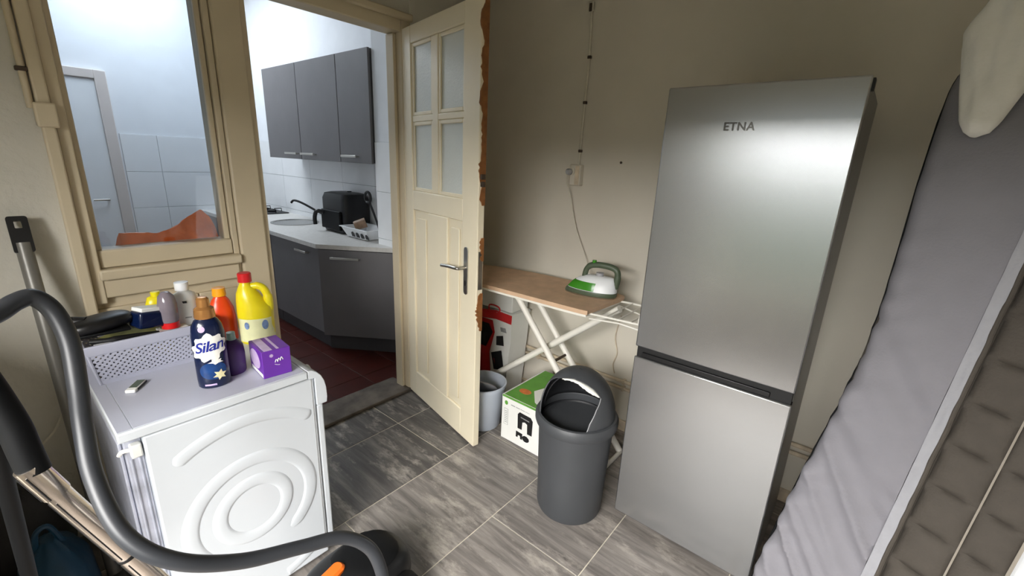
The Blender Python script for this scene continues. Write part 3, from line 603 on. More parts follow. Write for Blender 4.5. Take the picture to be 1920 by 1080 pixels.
# ================================================================== WASHING MACHINE (its side faces the viewer, its front faces the doorway side)
WX0, WX1, WY0, WY1, WZ = 0.128, 0.70, 1.452, 2.045, 0.845
wm = thing('washing_machine', 'white washing machine with an embossed spiral side panel', 'washing machine', (0.42, 1.75, 0))
MB().box(0.180, 0.672, WY0, WY1, 0.025, 0.812).build('body', 'washer_white', wm, bevel=0.006)
MB().prism([(0.140, 0.035), (0.1795, 0.035), (0.1795, 0.805), (0.140, 0.805)], lambda a, b, t_: (a, t_, b), WY0+0.03, WY1-0.02).build('back_panel', 'washer_back', wm, bevel=0.003)
MB().box(0.1305, 0.139, WY0+0.05, WY1-0.03, 0.05, 0.79).build('back_cover', 'washer_back', wm, bevel=0.003)
for x in (0.150, 0.168): MB().tube([(x, WY0+0.028, 0.05), (x, WY0+0.028, 0.74)], 0.003, 8).build('rib', 'washer_back', wm)
MB().box(0.150, 0.176, WY0+0.004, WY0+0.03, 0.752, 0.792).build('transport_clip', 'card_white', wm, bevel=0.004)
MB().tube(spline([(0.155, WY0+0.02, 0.775), (0.135, WY0+0.02, 0.778), (0.128, WY0+0.03, 0.765)], 5), 0.006, 8).build('clip_pin', 'card_white', wm)
# front panel and rounded control fascia (profile in x,z drawn out along y)
MB().box(0.674, WX1, WY0+0.003, WY1-0.003, 0.09, 0.695).build('front_panel', 'washer_white', wm, bevel=0.006)
MB().box(0.674, WX1-0.02, WY0+0.01, WY1-0.01, 0.03, 0.087).build('kick_plate', 'washer_white', wm, bevel=0.003)
prof = [(0.674, 0.699), (0.712, 0.699), (0.715, 0.72), (0.714, 0.76), (0.708, 0.79), (0.697, 0.815), (0.682, 0.833), (0.665, 0.8435), (0.650, WZ), (0.650, 0.814), (0.674, 0.810)]
MB().prism(prof, lambda a, b, t_: (a, t_, b), WY0-0.004, WY1).build('control_fascia', 'washer_white', wm, bevel=0.002)
MB().prism([(WX0, 0.8155), (0.6485, 0.8155), (0.6485, WZ), (WX0, WZ)], lambda a, b, t_: (a, t_, b), WY0-0.006, WY1+0.002).build('lid', 'washer_white', wm, bevel=0.004)
MB().box(0.166, 0.640, WY0+0.004, WY1-0.02, WZ, WZ+0.0012).build('lid_inlay', 'washer_top', wm, smooth=0)
MB().box(WX0+0.004, 0.1635, WY0+0.004, WY1-0.02, WZ, WZ+0.0012).build('lid_rear_strip', 'washer_top', wm, smooth=0)
def emboss(r0, r1, a0, a1, c=(0.43, 0.402), hgt=0.005):
    n = 72; m = MB(); rs = [(r0-0.006, 0), (r0, hgt*0.7), (r0+0.006, hgt), (r1-0.006, hgt), (r1, hgt*0.7), (r1+0.006, 0)]
    full = a1-a0 > 359; N_ = n if full else n+1; vs = []
    for j in range(N_):
        a = math.radians(a0+(a1-a0)*j/n); tp = 1 if full else min(1, j/2.5, (n-j)/2.5)
        for r, h in rs:
            rm = (r0+r1)/2; r_ = rm+(r-rm)*(0.25+0.75*tp) if not full else r
            vs.append((c[0]+r_*math.cos(a), WY0+0.001-h*tp, c[1]+r_*math.sin(a)))
    k = len(rs); fs = [(j*k+i, j*k+i+1, ((j+1) % N_)*k+i+1, ((j+1) % N_)*k+i) for j in range(N_ if full else n) for i in range(k-1)]
    m.add(vs, fs).build('embossed_ring', 'washer_white', wm, smooth=60)
emboss(0.088, 0.126, 0, 360); emboss(0.172, 0.213, -58, 222, (0.432, 0.40)); emboss(0.325, 0.36, 50, 125); emboss(0.345, 0.375, 282, 303)
MB().tube([(0.6605, WY0-0.0005, 0.05), (0.6605, WY0-0.0005, 0.81)], 0.0012, 6).build('seam', 'ink_grey', wm)
T90 = Matrix.Translation((WX1, 1.75, 0.40)) @ Matrix.Rotation(PI/2, 4, 'Y')
m = MB(T90); m.lathe([(0.0, 0.03), (0.13, 0.028), (0.165, 0.012), (0.17, 0.0)], (0, 0, 0), 40); m.build('porthole_glass', 'clear_smoke', wm)
m = MB(T90); m.lathe([(0.165, 0.0), (0.168, 0.03), (0.19, 0.036), (0.205, 0.025), (0.208, 0.0)], (0, 0, 0), 40); m.build('porthole_ring', 'dull_chrome', wm)
m = MB(Matrix.Translation((0.7145, 1.62, 0.755)) @ Matrix.Rotation(PI/2, 4, 'Y')); m.lathe([(0.032, 0), (0.03, 0.018), (0, 0.02)], (0, 0, 0), 28); m.build('programme_dial', 'white_plastic', wm)
MB().box(0.7135, 0.7165, 1.85, 2.02, 0.715, 0.775).build('detergent_drawer', 'white_plastic', wm, bevel=0.002)
for x in (0.2, 0.65):
    for y in (1.5, 2.0): MB().tube([(x, y, 0), (x, y, 0.027)], 0.022, 14).build('foot', 'black_plastic', wm)
TOP = WZ+0.0013

# ------------------------------------------------------------------ things on the machine
# lattice basket
bk = thing('lattice_basket', 'pale lavender plastic basket with pierced lattice sides on the washing machine', 'basket', (0.30, 1.92, TOP))
BX0, BX1, BY0, BY1 = 0.155, 0.475, 1.815, 2.005; BZ0, BZ1 = TOP, 0.985
def bsk(x, y, z):    # taper: widen upwards
    f_ = (z-BZ0)/(BZ1-BZ0); cx_, cy_ = (BX0+BX1)/2, (BY0+BY1)/2
    return (cx_+(x-cx_)*(1+0.13*f_), cy_+(y-cy_)*(1+0.13*f_), z)
MB().box(BX0, BX1, BY0, BY1, BZ0, BZ0+0.004).build('bottom', 'basket_plastic', bk, smooth=0)
R_ = lambda z, o: [bsk(x, y, z) if o == 0 else tuple(Vector(bsk(x, y, z))+Vector((o*sx, o*sy, 0))) for x, y, sx, sy in ((BX0, BY0, -1, -1), (BX1, BY0, 1, -1), (BX1, BY1, 1, 1), (BX0, BY1, -1, 1))]
loft(MB(), [R_(BZ1-0.036, 0.0), R_(BZ1-0.034, 0.004), R_(BZ1-0.004, 0.007), R_(BZ1, 0.006), R_(BZ1, -0.004), R_(BZ1-0.034, -0.004)], False).build('rim', 'basket_plastic', bk, bevel=0.002)
loft(MB(), [R_(BZ0, 0.002), R_(BZ0+0.014, 0.002), R_(BZ0+0.014, -0.003), R_(BZ0, -0.003)], False).build('lower_band', 'basket_plastic', bk)
def lattice(p0, p1, nx):
    m = MB(); z0, z1 = BZ0+0.012, BZ1-0.034; hgt = z1-z0; p0, p1 = Vector(p0), Vector(p1); L_ = (p1-p0).length; sp = L_/nx; nrm = Vector((p1.y-p0.y, p0.x-p1.x, 0)).normalized()
    def pt(u, w, o): q = p0+(p1-p0)*(u/L_); b = Vector(bsk(q.x, q.y, z0+w)); return b+nrm*o
    for sgn in (1, -1):
        for k in range(-int(hgt/sp)-2, nx+int(hgt/sp)+2):
            pts = []
            u0 = k*sp; 
            for q in range(9):
                w = hgt*q/8; u = u0+sgn*w
                if -1e-6 <= u <= L_+1e-6: pts.append((u, w))
            if len(pts) < 2: continue
            hw = 0.0034
            for (ua, wa), (ub, wb) in zip(pts, pts[1:]):
                o0, o1 = (-0.001, 0.002) if sgn > 0 else (-0.0015, 0.0015)
                vs = [pt(min(L_, max(0, ua+dx)), wa, o) for o in (o0, o1) for dx in (-hw*1.4, hw*1.4)]+[pt(min(L_, max(0, ub+dx)), wb, o) for o in (o0, o1) for dx in (-hw*1.4, hw*1.4)]
                m.add(vs, [(2, 3, 7, 6), (0, 4, 5, 1), (0, 2, 6, 4), (1, 5, 7, 3)])
    o = m.build('lattice_side', 'basket_plastic', bk, smooth=0); return o
lattice((BX0, BY0, 0), (BX1, BY0, 0), 20); lattice((BX0, BY1, 0), (BX0, BY0, 0), 12); lattice((BX1, BY0, 0), (BX1, BY1, 0), 12); lattice((BX1, BY1, 0), (BX0, BY1, 0), 20)
for x, y in ((BX0, BY0), (BX1, BY0), (BX1, BY1), (BX0, BY1)): MB().tube([bsk(x, y, BZ0), bsk(x, y, BZ1-0.02)], 0.005, 8).build('corner_post', 'basket_plastic', bk)
# what is in the basket
t = thing('vacuum_nozzle', 'black plastic vacuum nozzle lying across the basket, half over its edge', 'nozzle', (0.20, 1.90, 0.985))
def blob(mb, c, ax, ay, az, n=14, pw=0.7, nz=0.0):
    c, ax, ay, az = map(Vector, (c, ax, ay, az)); sg = lambda q: math.copysign(abs(q)**pw, q)
    vs = []; 
    for i in range(n+1):
        ph = -PI/2+PI*i/n
        for j in range(2*n):
            th_ = 2*PI*j/(2*n); d_ = Vector((sg(math.cos(ph))*sg(math.cos(th_)), sg(math.cos(ph))*sg(math.sin(th_)), sg(math.sin(ph))))
            q = 1+nz*noise.noise(d_*2.2+c*7); vs.append(c+(ax*d_.x+ay*d_.y+az*d_.z)*q)
    w = 2*n; fs = [(i*w+j, i*w+(j+1) % w, (i+1)*w+(j+1) % w, (i+1)*w+j) for i in range(n) for j in range(w)]
    return mb.add(vs, fs)
blob(MB(), (0.195, 1.90, 1.028), (0.085, 0.02, 0.004), (-0.01, 0.05, 0), (0, 0, 0.024)).build('nozzle_body', 'black_plastic', t)
MB().tube([(0.16, 1.90, 1.035), (0.10, 1.93, 1.048)], [0.02, 0.016], 14).build('neck', 'black_plastic', t)
MB().box(0.135, 0.262, 1.855, 1.945, 0.996, 1.006).build('sole', 'black_rubber', t, bevel=0.003)
t = thing('shoe_brush', 'dark navy brush block lying beside the black nozzle in the basket', 'brush', (0.33, 1.90, 0.97))
MB(Matrix.Translation((0.318, 1.89, 1.012)) @ Matrix.Rotation(0.35, 4, 'Z') @ Matrix.Rotation(0.18, 4, 'Y')).box(-0.045, 0.045, -0.03, 0.03, -0.028, 0.03).build('block', 'navy_plastic', t, bevel=0.008, seg=3)
MB(Matrix.Translation((0.318, 1.89, 1.012)) @ Matrix.Rotation(0.35, 4, 'Z') @ Matrix.Rotation(0.18, 4, 'Y')).box(-0.04, 0.04, -0.026, 0.026, 0.03, 0.044).build('bristles', 'card_white', t, bevel=0.003)
t = thing('hand_brush', 'thin black hand brush wedged along the basket front edge', 'brush', (0.20, 1.84, 0.95))
MB().tube(spline([(0.155, 1.85, 0.985), (0.21, 1.835, 0.982), (0.27, 1.84, 0.975), (0.33, 1.85, 0.965)], 5), [0.008]*5+[0.011]*11, 10).build('handle', 'black_plastic', t)
MB().box(0.16, 0.22, 1.826, 1.84, 0.955, 0.978).build('bristles', 'grey_plastic', t, bevel=0.003)
def crump(u, v, sd, c=(0.315, 1.90, 0.95), sx=0.13, sy=0.08, a=0.02, seed=3):
    x = c[0]+(u-0.5)*2*sx; y = c[1]+(v-0.5)*2*sy; return (x, y, c[2]+a*noise.noise(Vector((x*14, y*14, seed)))+(0.0 if sd == 0 else -0.012)+0.018*math.sin(PI*u)*math.sin(PI*v))
tag(MB().slab(crump, 24, 18, 0).build('cleaning_cloth', 'olive_cloth', smooth=50), 'olive yellow cleaning cloth crumpled in the basket', 'cloth')
t = thing('smoked_bottle', 'upturned clear smoky bottle with red collar standing in the basket', 'bottle', (0.372, 1.885, 0.96))
MB().lathe([(0.026, 0.99), (0.028, 1.0), (0.029, 1.055), (0.024, 1.085), (0.012, 1.10), (0.0, 1.103)], (0.375, 1.885, 0), 26).build('bottle', 'clear_smoke', t)
MB().lathe([(0.022, 0.965), (0.027, 0.968), (0.027, 0.989), (0.018, 0.99)], (0.375, 1.885, 0), 26).build('collar', 'red_plastic', t)
MB().box(0.335, 0.425, 1.85, 1.92, 0.945, 0.964).build('base_block', 'card_white', t, bevel=0.004)
def bottle(name, label, c, prof, m, capprof, capm, sx=1, sy=1, rot=0, capname='cap', n=30):
    t = thing(name, label, 'bottle', (c[0], c[1], c[2])); MB().lathe(prof, c, n, sx, sy, rot=rot).build('body', m, t, smooth=50)
    MB().lathe(capprof, c, 24).build(capname, capm, t); return t
t = bottle('white_bottle', 'white bottle with square white cap behind the basket', (0.438, 1.94, TOP+0.005), [(0.038, 0), (0.04, 0.006), (0.04, 0.19), (0.035, 0.215), (0.016, 0.228), (0.016, 0.236)], 'white_plastic', [(0.022, 0.232), (0.022, 0.262), (0, 0.264)], 'white_plastic', 1.15, 0.75, 0.3)
TB = Matrix.Translation((0.438, 1.94, TOP+0.005)) @ Matrix.Rotation(-0.35, 4, 'Z')
MB(TB).box(-0.03, 0.012, -0.0335, -0.031, 0.188, 0.196).build('lettering', 'ink_black', t, smooth=0)
MB(TB).box(-0.03, 0.02, -0.0335, -0.031, 0.13, 0.134).build('lettering', 'ink_grey', t, smooth=0)
t = bottle('yellow_bottle', 'small yellow bottle mostly hidden behind the white and smoky bottles', (0.362, 1.965, TOP+0.005), [(0.024, 0), (0.026, 0.006), (0.026, 0.19), (0.02, 0.215), (0.012, 0.22)], 'yellow_plastic', [(0.014, 0.218), (0.014, 0.235), (0, 0.236)], 'yellow_plastic', 1.3, 0.8)
t = bottle('orange_bottle', 'orange red bottle with amber yellow cap behind the blue softener', (0.552, 1.93, TOP), [(0.04, 0), (0.043, 0.008), (0.044, 0.10), (0.040, 0.14), (0.028, 0.175), (0.018, 0.19), (0.018, 0.196)], 'orange_red', [(0.021, 0.192), (0.024, 0.194), (0.022, 0.225), (0, 0.227)], 'amber_cap', 1.1, 0.8)
# yellow jug with a moulded handle
JC = Vector((0.645, 1.845, TOP)); t = thing('bleach_jug', 'yellow plastic jug with red cap and moulded handle behind the purple box', 'jug', JC[:])
RJ = Matrix.Translation(JC) @ Matrix.Rotation(-0.55, 4, 'Z')
def ell(cx, z, hx, hy, n=28): return [(cx+hx*math.cos(2*PI*k/n), hy*math.sin(2*PI*k/n), z) for k in range(n)]
m = MB(RJ); loft(m, [ell(0, 0, 0.058, 0.042), ell(0, 0.008, 0.063, 0.046), ell(0, 0.125, 0.065, 0.047), ell(-0.002, 0.150, 0.062, 0.046), ell(-0.013, 0.175, 0.050, 0.043), ell(-0.020, 0.205, 0.040, 0.038), ell(-0.024, 0.232, 0.026, 0.027), ell(-0.025, 0.245, 0.019, 0.019), ell(-0.025, 0.26, 0.019, 0.019)])
m.build('body', 'yellow_plastic', t, smooth=60)
MB(RJ).tube(spline([(-0.014, 0, 0.228), (0.012, 0, 0.234), (0.036, 0, 0.222), (0.049, 0, 0.190), (0.051, 0, 0.150), (0.047, 0, 0.118)], 6), [0.013]*6+[0.0145]*12+[0.017]*13, 14).build('handle', 'yellow_plastic', t)
MB(RJ).lathe([(0.024, 0.252), (0.024, 0.285), (0.021, 0.288), (0, 0.288)], (-0.024, 0, 0), 24).build('cap', 'red_plastic', t)
m = MB(RJ); n_ = 28
loft(m, [ell(0, 0.012, 0.0632, 0.0472), ell(0, 0.108, 0.0642, 0.0482)], False); m.build('label_wrap', 'pale_label', t)
for q, rq in ((-2.0, 0.15), (-0.95, 0.2)):
    m = MB(RJ); m.add([(0.065*math.cos(q+rq*math.cos(a)), 0.049*math.sin(q+rq*math.cos(a)), 0.082+rq*0.10*math.sin(a)) for a in [2*PI*k/16 for k in range(16)]], [list(range(16))]); m.build('label_print', 'label_blue', t, smooth=0)
# purple carton
PB = Matrix.Translation((0.522, 1.492, TOP)) @ Matrix.Rotation(math.radians(-4.5), 4, 'Z')
t = thing('purple_carton', 'purple detergent carton with lilac print at the front corner of the machine', 'carton', (0.57, 1.56, TOP))
MB(PB).box(0, 0.092, 0, 0.135, 0, 0.098).build('carton', 'purple_card', t, bevel=0.002)
MB(PB).box(0.010, 0.036, 0.004, 0.132, 0.0981, 0.0987).build('top_print', 'lilac_print', t, smooth=0); MB(PB).box(0.050, 0.058, 0.004, 0.132, 0.0981, 0.0987).build('top_print', 'lilac_print', t, smooth=0)
MB(PB).prism([(0.115+0.0*k, 0) for k in range(0)] or [(0.075+0.05*math.cos(a), 0.052+0.034*math.sin(a)) for a in [2*PI*k/24 for k in range(24)]], lambda a, b, q: (q, a, b), -0.0006, 0).build('side_print', 'lilac_print', t, smooth=0)
MB(PB).box(-0.0006, 0, 0.004, 0.12, 0.004, 0.016).build('side_stripe', 'card_white', t, smooth=0)
m = MB(PB)
for k in range(3):
    x0_ = 0.040+k*0.0085; m.tube([(x0_+0.0085*q/6, -0.0006, 0.052+0.0011*k*2+0.010*math.sin(PI*q/6)) for q in range(7)], 0.0013, 6)
m.build('script_mark', 'card_white', t)
m = MB(PB); m.add([(0.030+0.0075*(1 if k % 2 == 0 else 0.62)*math.cos(2*PI*k/16), -0.0006, 0.079+0.0075*(1 if k % 2 == 0 else 0.62)*math.sin(2*PI*k/16)) for k in range(16)], [list(range(16))]); m.build('star_mark', 'lilac_print', t, smooth=0)
m = MB(PB); m.tube([(0.038+0.016*q, -0.0006, 0.046-0.006*math.sin(q*1.6)) for q in [k/8 for k in range(9)]], 0.0008, 6); m.build('swoosh', 'card_white', t)
# dark purple bottle between
t = bottle('purple_bottle', 'dark purple bottle with mint cap squeezed between the softener and the carton', (0.478, 1.615, TOP), [(0.033, 0), (0.036, 0.006), (0.037, 0.07), (0.034, 0.10), (0.018, 0.122), (0.012, 0.128)], 'purple_dark', [(0.014, 0.124), (0.013, 0.150), (0, 0.152)], 'mint_plastic', 1.0, 0.75, 0.2)
# blue fabric softener bottle with its label
SB = Vector((0.402, 1.572, TOP)); view = math.atan2(-SB.y, -SB.x)
t = thing('softener_bottle', 'dark blue fabric softener bottle with gold cap and white flower label', 'bottle', SB[:])
rot_ = view+PI/2
sprof = [(0.040, 0), (0.045, 0.006), (0.046, 0.03), (0.046, 0.09), (0.0465, 0.14), (0.046, 0.18), (0.041, 0.21), (0.032, 0.228), (0.022, 0.236), (0.022, 0.245)]
SX, SY = 1.0, 0.72
MB().lathe(sprof, SB, 40, SX, SY, rot=rot_).build('body', 'navy_plastic', t, smooth=50)
MB().lathe([(0.028, 0.236), (0.029, 0.24), (0.027, 0.265), (0.018, 0.272), (0.017, 0.296), (0.012, 0.302), (0, 0.303)], SB, 28).build('cap', 'gold_plastic', t)
def rad(z):
    for (r0, z0), (r1, z1) in zip(sprof, sprof[1:]):
        if z0 <= z <= z1: return r0+(r1-r0)*(z-z0)/(z1-z0)
    return 0.02
def face_uv(u, z, off=0.0008): 
    th_ = PI/2+u/0.044; r = rad(z)+off/0.72; x, y = r*SX*math.cos(th_), r*SY*math.sin(th_)
    a = view-PI/2; return (SB.x+x*math.cos(a)-y*math.sin(a), SB.y+x*math.sin(a)+y*math.cos(a), SB.z+z)
def patch(poly, m, name, off):
    """filled patch on the bottle face, fan with rings so that it follows the curve"""
    mb = MB(); cx_ = sum(p[0] for p in poly)/len(poly); cz_ = sum(p[1] for p in poly)/len(poly); n = len(poly); vs = [face_uv(cx_, cz_, off)]
    K = 5
    for k in range(1, K+1): vs += [face_uv(cx_+(u-cx_)*k/K, cz_+(z-cz_)*k/K, off) for u, z in poly]
    fs = [(0, 1+i, 1+(i+1) % n) for i in range(n)]+[(1+(k-1)*n+i, 1+(k-1)*n+(i+1) % n, 1+k*n+(i+1) % n, 1+k*n+i) for k in range(1, K) for i in range(n)]
    return mb.add(vs, fs).build(name, m, t, smooth=60)
lab = []
for k in range(40):
    a = 2*PI*k/40; lob = 1+0.13*math.sin(a*9)+0.05*math.sin(a*4+1); lab.append((-0.003+0.050*lob*math.cos(a), 0.142+0.043*lob*math.sin(a)+0.25*0.03*math.cos(a)))
patch(lab, 'white_print', 'flower_label', 0.0008)
m = MB(); text_mesh(m, 'Silan', 0.048, lambda x, y: face_uv(x-0.002, 0.146+y+0.14*x, 0.0016), bold=0.0008, shear=0.22, spacing=0.92, subdiv=1); m.build('lettering', 'blue_ink', t, smooth=60)
patch([(0.036*math.cos(2*PI*k/24)*1.05, 0.062+0.030*math.sin(2*PI*k/24)) for k in range(24)], 'navy_print', 'blue_print', 0.0006)
patch([(0.016+(0.020 if k % 2 == 0 else 0.010)*math.cos(2*PI*k/12+0.3), 0.045+(0.019 if k % 2 == 0 else 0.010)*math.sin(2*PI*k/12+0.3)) for k in range(12)], 'cream_flower', 'flower_print', 0.0013)
patch([(0.010+(0.022 if k % 2 == 0 else 0.012)*math.cos(2*PI*k/10+0.8), 0.092+(0.010 if k % 2 == 0 else 0.006)*math.sin(2*PI*k/10+0.8)) for k in range(10)], 'white_print', 'flower_print', 0.0013)
patch([(-0.016+0.010*math.cos(2*PI*k/16), 0.205+0.010*math.sin(2*PI*k/16)) for k in range(16)], 'lilac_print', 'round_mark', 0.0012)
patch([(-0.012+0.016*q[0], 0.014+0.003*q[1]) for q in ((-1,-1),(0,-1),(1,-1),(1,1),(0,1),(-1,1))], 'lilac_print', 'small_print', 0.0012)
# small match-box like stick
t = thing('lighter', 'small white and green lighter lying on the washing machine lid', 'lighter', (0.222, 1.715, TOP))
TL = Matrix.Translation((0.224, 1.716, TOP)) @ Matrix.Rotation(0.95, 4, 'Z')
MB(TL).box(-0.036, 0.036, -0.014, 0.014, 0, 0.011).build('case', 'card_white', t, bevel=0.003); MB(TL).box(-0.018, 0.034, -0.011, 0.011, 0.011, 0.0116).build('sticker', 'iron_dark', t, smooth=0)
MB(TL).box(-0.02, 0.036, -0.0146, -0.014, 0.002, 0.009).build('side_strip', 'ink_black', t, smooth=0)

# ================================================================== VACUUM CLEANER
vc = thing('vacuum_cleaner', 'black vacuum cleaner with grey hose, chrome wand and orange pedal', 'vacuum cleaner', (0.62, 1.17, 0))
blob(MB(), (0.63, 1.17, 0.115), (0.20, 0, 0), (0, 0.135, 0), (0, 0, 0.11), 16, 0.75).build('canister', 'black_plastic', vc)
blob(MB(), (0.66, 1.17, 0.19), (0.13, 0, 0), (0, 0.10, 0), (0, 0, 0.045), 12, 0.8).build('lid', 'black_rubber', vc)
TP = Matrix.Translation((0.535, 1.165, 0.222)) @ Matrix.Rotation(0.25, 4, 'Z')
loft(MB(TP), [rr3(0, 0, 0.05, 0.022, 0.02, -0.02), rr3(0, 0, 0.052, 0.024, 0.02, 0.012), rr3(0, 0, 0.044, 0.017, 0.015, 0.020)]).build('pedal', 'orange_plastic', vc)
for sy in (-1, 1):
    m = MB(Matrix.Translation((0.72, 1.17+sy*0.13, 0.08)) @ Matrix.Rotation(PI/2, 4, 'X')); m.lathe([(0.05, -0.012), (0.08, -0.012), (0.08, 0.012), (0.05, 0.012), (0.0, 0.014)], (0, 0, 0), 28); m.build('wheel', 'black_rubber', vc)
hose = [(-0.024, 1.057, 1.32), (-0.005, 1.07, 1.326), (0.015, 1.083, 1.336), (0.036, 1.091, 1.337), (0.055, 1.087, 1.309), (0.064, 1.068, 1.254), (0.059, 1.04, 1.181), (0.051, 1.016, 1.108), (0.046, 0.968, 1.025), (0.061, 0.894, 0.941), (0.114, 0.849, 0.875), (0.207, 0.835, 0.808), (0.313, 0.819, 0.77), (0.4, 0.799, 0.745), (0.448, 0.77, 0.702), (0.462, 0.745, 0.649), (0.460, 0.735, 0.590), (0.455, 0.76, 0.46), (0.48, 0.92, 0.30), (0.52, 1.06, 0.24), (0.56, 1.13, 0.21)]
GRIP = [(-0.018, 1.004, 1.06), (-0.022, 1.011, 1.1), (-0.026, 1.019, 1.144), (-0.036, 1.03, 1.198), (-0.048, 1.045, 1.255), (-0.05, 1.053, 1.299), (-0.024, 1.057, 1.322)]
hp = spline(hose, 10)
MB().tube(hp, 0.0148, 16).build('hose', 'hose', vc)
P1 = Vector((-0.021, 1.003, 1.065)); dw = Vector((0.33390415, -0.0187236, -0.94242106))
def wp_(t_): return P1+dw*t_
MB().tube([wp_(-0.01), wp_(0.01), wp_(0.06)], [0.0190, 0.0195, 0.0195], 20).build('wand_collar', 'chrome', vc)
MB().tube([wp_(0.06), wp_(0.065), wp_(0.70)], [0.0175, 0.0175, 0.0175], 20).build('upper_wand', 'chrome', vc)
MB().tube([wp_(0.255), wp_(0.262)], 0.0185, 20).build('wand_ring', 'black_plastic', vc)
MB().tube([wp_(0.70), wp_(1.10)], [0.0155, 0.0155], 18).build('lower_wand', 'chrome', vc)
for off in (0.012, -0.004):
    sd = dw.cross(Vector((-0.6, -0.75, -0.2))).normalized(); fo = dw.cross(sd).normalized(); fo = fo if fo.y < 0 else -fo
    q = fo*math.sqrt(0.0178**2-off*off)+sd*off; MB().tube([wp_(0.0)+q*1.12, wp_(0.058)+q*1.12], 0.0012, 6).build('groove', 'ink_black', vc); MB().tube([wp_(0.07)+q, wp_(0.25)+q], 0.0010, 6).build('groove', 'ink_black', vc); MB().tube([wp_(0.27)+q, wp_(0.69)+q], 0.0010, 6).build('groove', 'ink_black', vc)
MB().tube(spline(GRIP, 6), [0.0210]*(6*(len(GRIP)-1)+1-8)+[0.019]*8, 18).build('grip', 'black_rubber', vc)
NZ = wp_(1.12)
MB(Matrix.Translation((NZ.x+0.02, NZ.y+0.0, 0)) @ Matrix.Rotation(-0.75, 4, 'Z')).prism([(-0.13, 0), (0.13, 0), (0.12, 0.05), (0.04, 0.075), (-0.04, 0.075), (-0.12, 0.05)], lambda a, b, q: (a, b, q), 0.0, 0.035).build('floor_head', 'black_plastic', vc, bevel=0.008)
# mop leaning behind the hose
mo = thing('mop', 'mop with a grey pole and black hanging grip leaning by the rough white wall', 'mop', (0.0, 1.42, 0))
a_, b_ = Vector((0.084, 2.25, 1.304)), Vector((0.083, 2.12, 0.80)); dm = (b_-a_).normalized(); L0 = (a_.z-0.03)/-dm.z
sdm = dm.cross(Vector((1, 0.2, 0))).normalized()
MB().tube([a_+dm*0.05, a_+dm*(L0-0.02)], 0.0215, 16).build('pole', 'pole_grey', mo)
gx_ = Vector((1, 0, 0)); gx_ = (gx_-dm*gx_.dot(dm)).normalized(); gy_ = dm.cross(gx_)
hg = MB()
# hanging grip with a real hole
def grip_pt(x, y, z): return a_+gx_*x+gy_*y-dm*z
outl = rrect(0, -0.022, 0.0255, 0.062, 0.008, 3); inn = rrect(0, 0.012, 0.009, 0.013, 0.003, 3)
ring_o = outl; n_o = len(outl); n_i = len(inn)
for (y0) in (0,):
    vs = [grip_pt(x, -0.013, z) for x, z in outl]+[grip_pt(x, -0.013, z) for x, z in inn]+[grip_pt(x, 0.013, z) for x, z in outl]+[grip_pt(x, 0.013, z) for x, z in inn]
    n = n_o; fs = []
    for i in range(n):
        j = (i+1) % n; fs += [(i, j, n+j, n+i), (2*n+i, 3*n+i, 3*n+j, 2*n+j), (i, 2*n+i, 2*n+j, j), (n+i, n+j, 3*n+j, 3*n+i)]
    hg.add(vs, fs)
hg.build('hanging_grip', 'black_plastic', mo, smooth=40)
MB(Matrix.Translation((a_+dm*L0).to_2d().to_3d())).box(-0.035, 0.035, -0.03, 0.03, 0, 0.035).build('mop_head', 'pole_grey', mo, bevel=0.01)
# black stick at the very left edge
bs = thing('broom', 'black broom stick standing at the near edge beside the vacuum handle', 'broom', (-0.1, 1.54, 0))
MB().tube([(-0.054, 1.10, 1.10), (-0.057, 1.131, 1.031), (-0.077, 1.309, 0.647), (-0.103, 1.54, 0.15)], 0.0135, 12).build('stick', 'black_rubber', bs)
MB().box(-0.19, -0.02, 1.525, 1.565, 0.11, 0.17).build('head', 'black_plastic', bs, bevel=0.008)
m = MB()
for k in range(26): 
    x = -0.185+0.16*k/25; m.tube([(x, 1.545, 0.11), (x+0.012*(random.random()-0.5), 1.545+0.03*(random.random()-0.5), 0.0)], 0.003, 5)
o = m.build('bristles', 'black_rubber', bs); o['kind'] = 'stuff'
# bags on the floor in the dark corner beside the washing machine
def bagshape(c, sx, sy, h, seed, nz=0.16):
    m = MB(); n = 22; k = 30; rings = []
    for i in range(n+1):
        v = i/n; f_ = (0.86+0.22*math.sin(PI*min(1, v*1.2)))*(1-0.75*max(0, (v-0.72)/0.28)**1.4)
        rings.append([(c[0]+sx*f_*math.copysign(abs(math.cos(a))**0.75, math.cos(a))*(1+nz*noise.noise(Vector((math.cos(a)*2, math.sin(a)*2, v*3+seed)))), c[1]+sy*f_*math.copysign(abs(math.sin(a))**0.75, math.sin(a))*(1+nz*noise.noise(Vector((math.cos(a)*2+5, math.sin(a)*2, v*3+seed)))), c[2]+max(0, v*h*(1+0.25*nz*noise.noise(Vector((math.cos(a)*3, math.sin(a)*3, seed)))))) for a in [2*PI*j/k for j in range(k)]])
    return loft(m, rings)
t = thing('teal_bag', 'dark teal blue plastic bag slumped on the floor by the washing machine back', 'bag', (-0.05, 1.86, 0))
bagshape((-0.05, 1.85, 0.0), 0.085, 0.14, 0.36, 2.0).build('bag', 'teal_bag', t, smooth=50)
MB().tube(spline([(-0.08, 1.84, 0.33), (-0.07, 1.82, 0.41), (-0.04, 1.82, 0.42), (-0.02, 1.84, 0.33)], 6), 0.008, 8).build('handle', 'teal_bag', t)
t = thing('dark_bag', 'dark bundled bag on the floor against the rough white wall', 'bag', (-0.1, 2.1, 0))
bagshape((-0.12, 2.175, 0.0), 0.13, 0.09, 0.40, 5.0, 0.25).build('bag', 'dark_bag', t, smooth=50)
MB().tube(spline([(-0.18, 2.13, 0.37), (-0.14, 2.10, 0.46), (-0.10, 2.13, 0.37)], 6), 0.01, 8).build('knot', 'dark_bag', t)
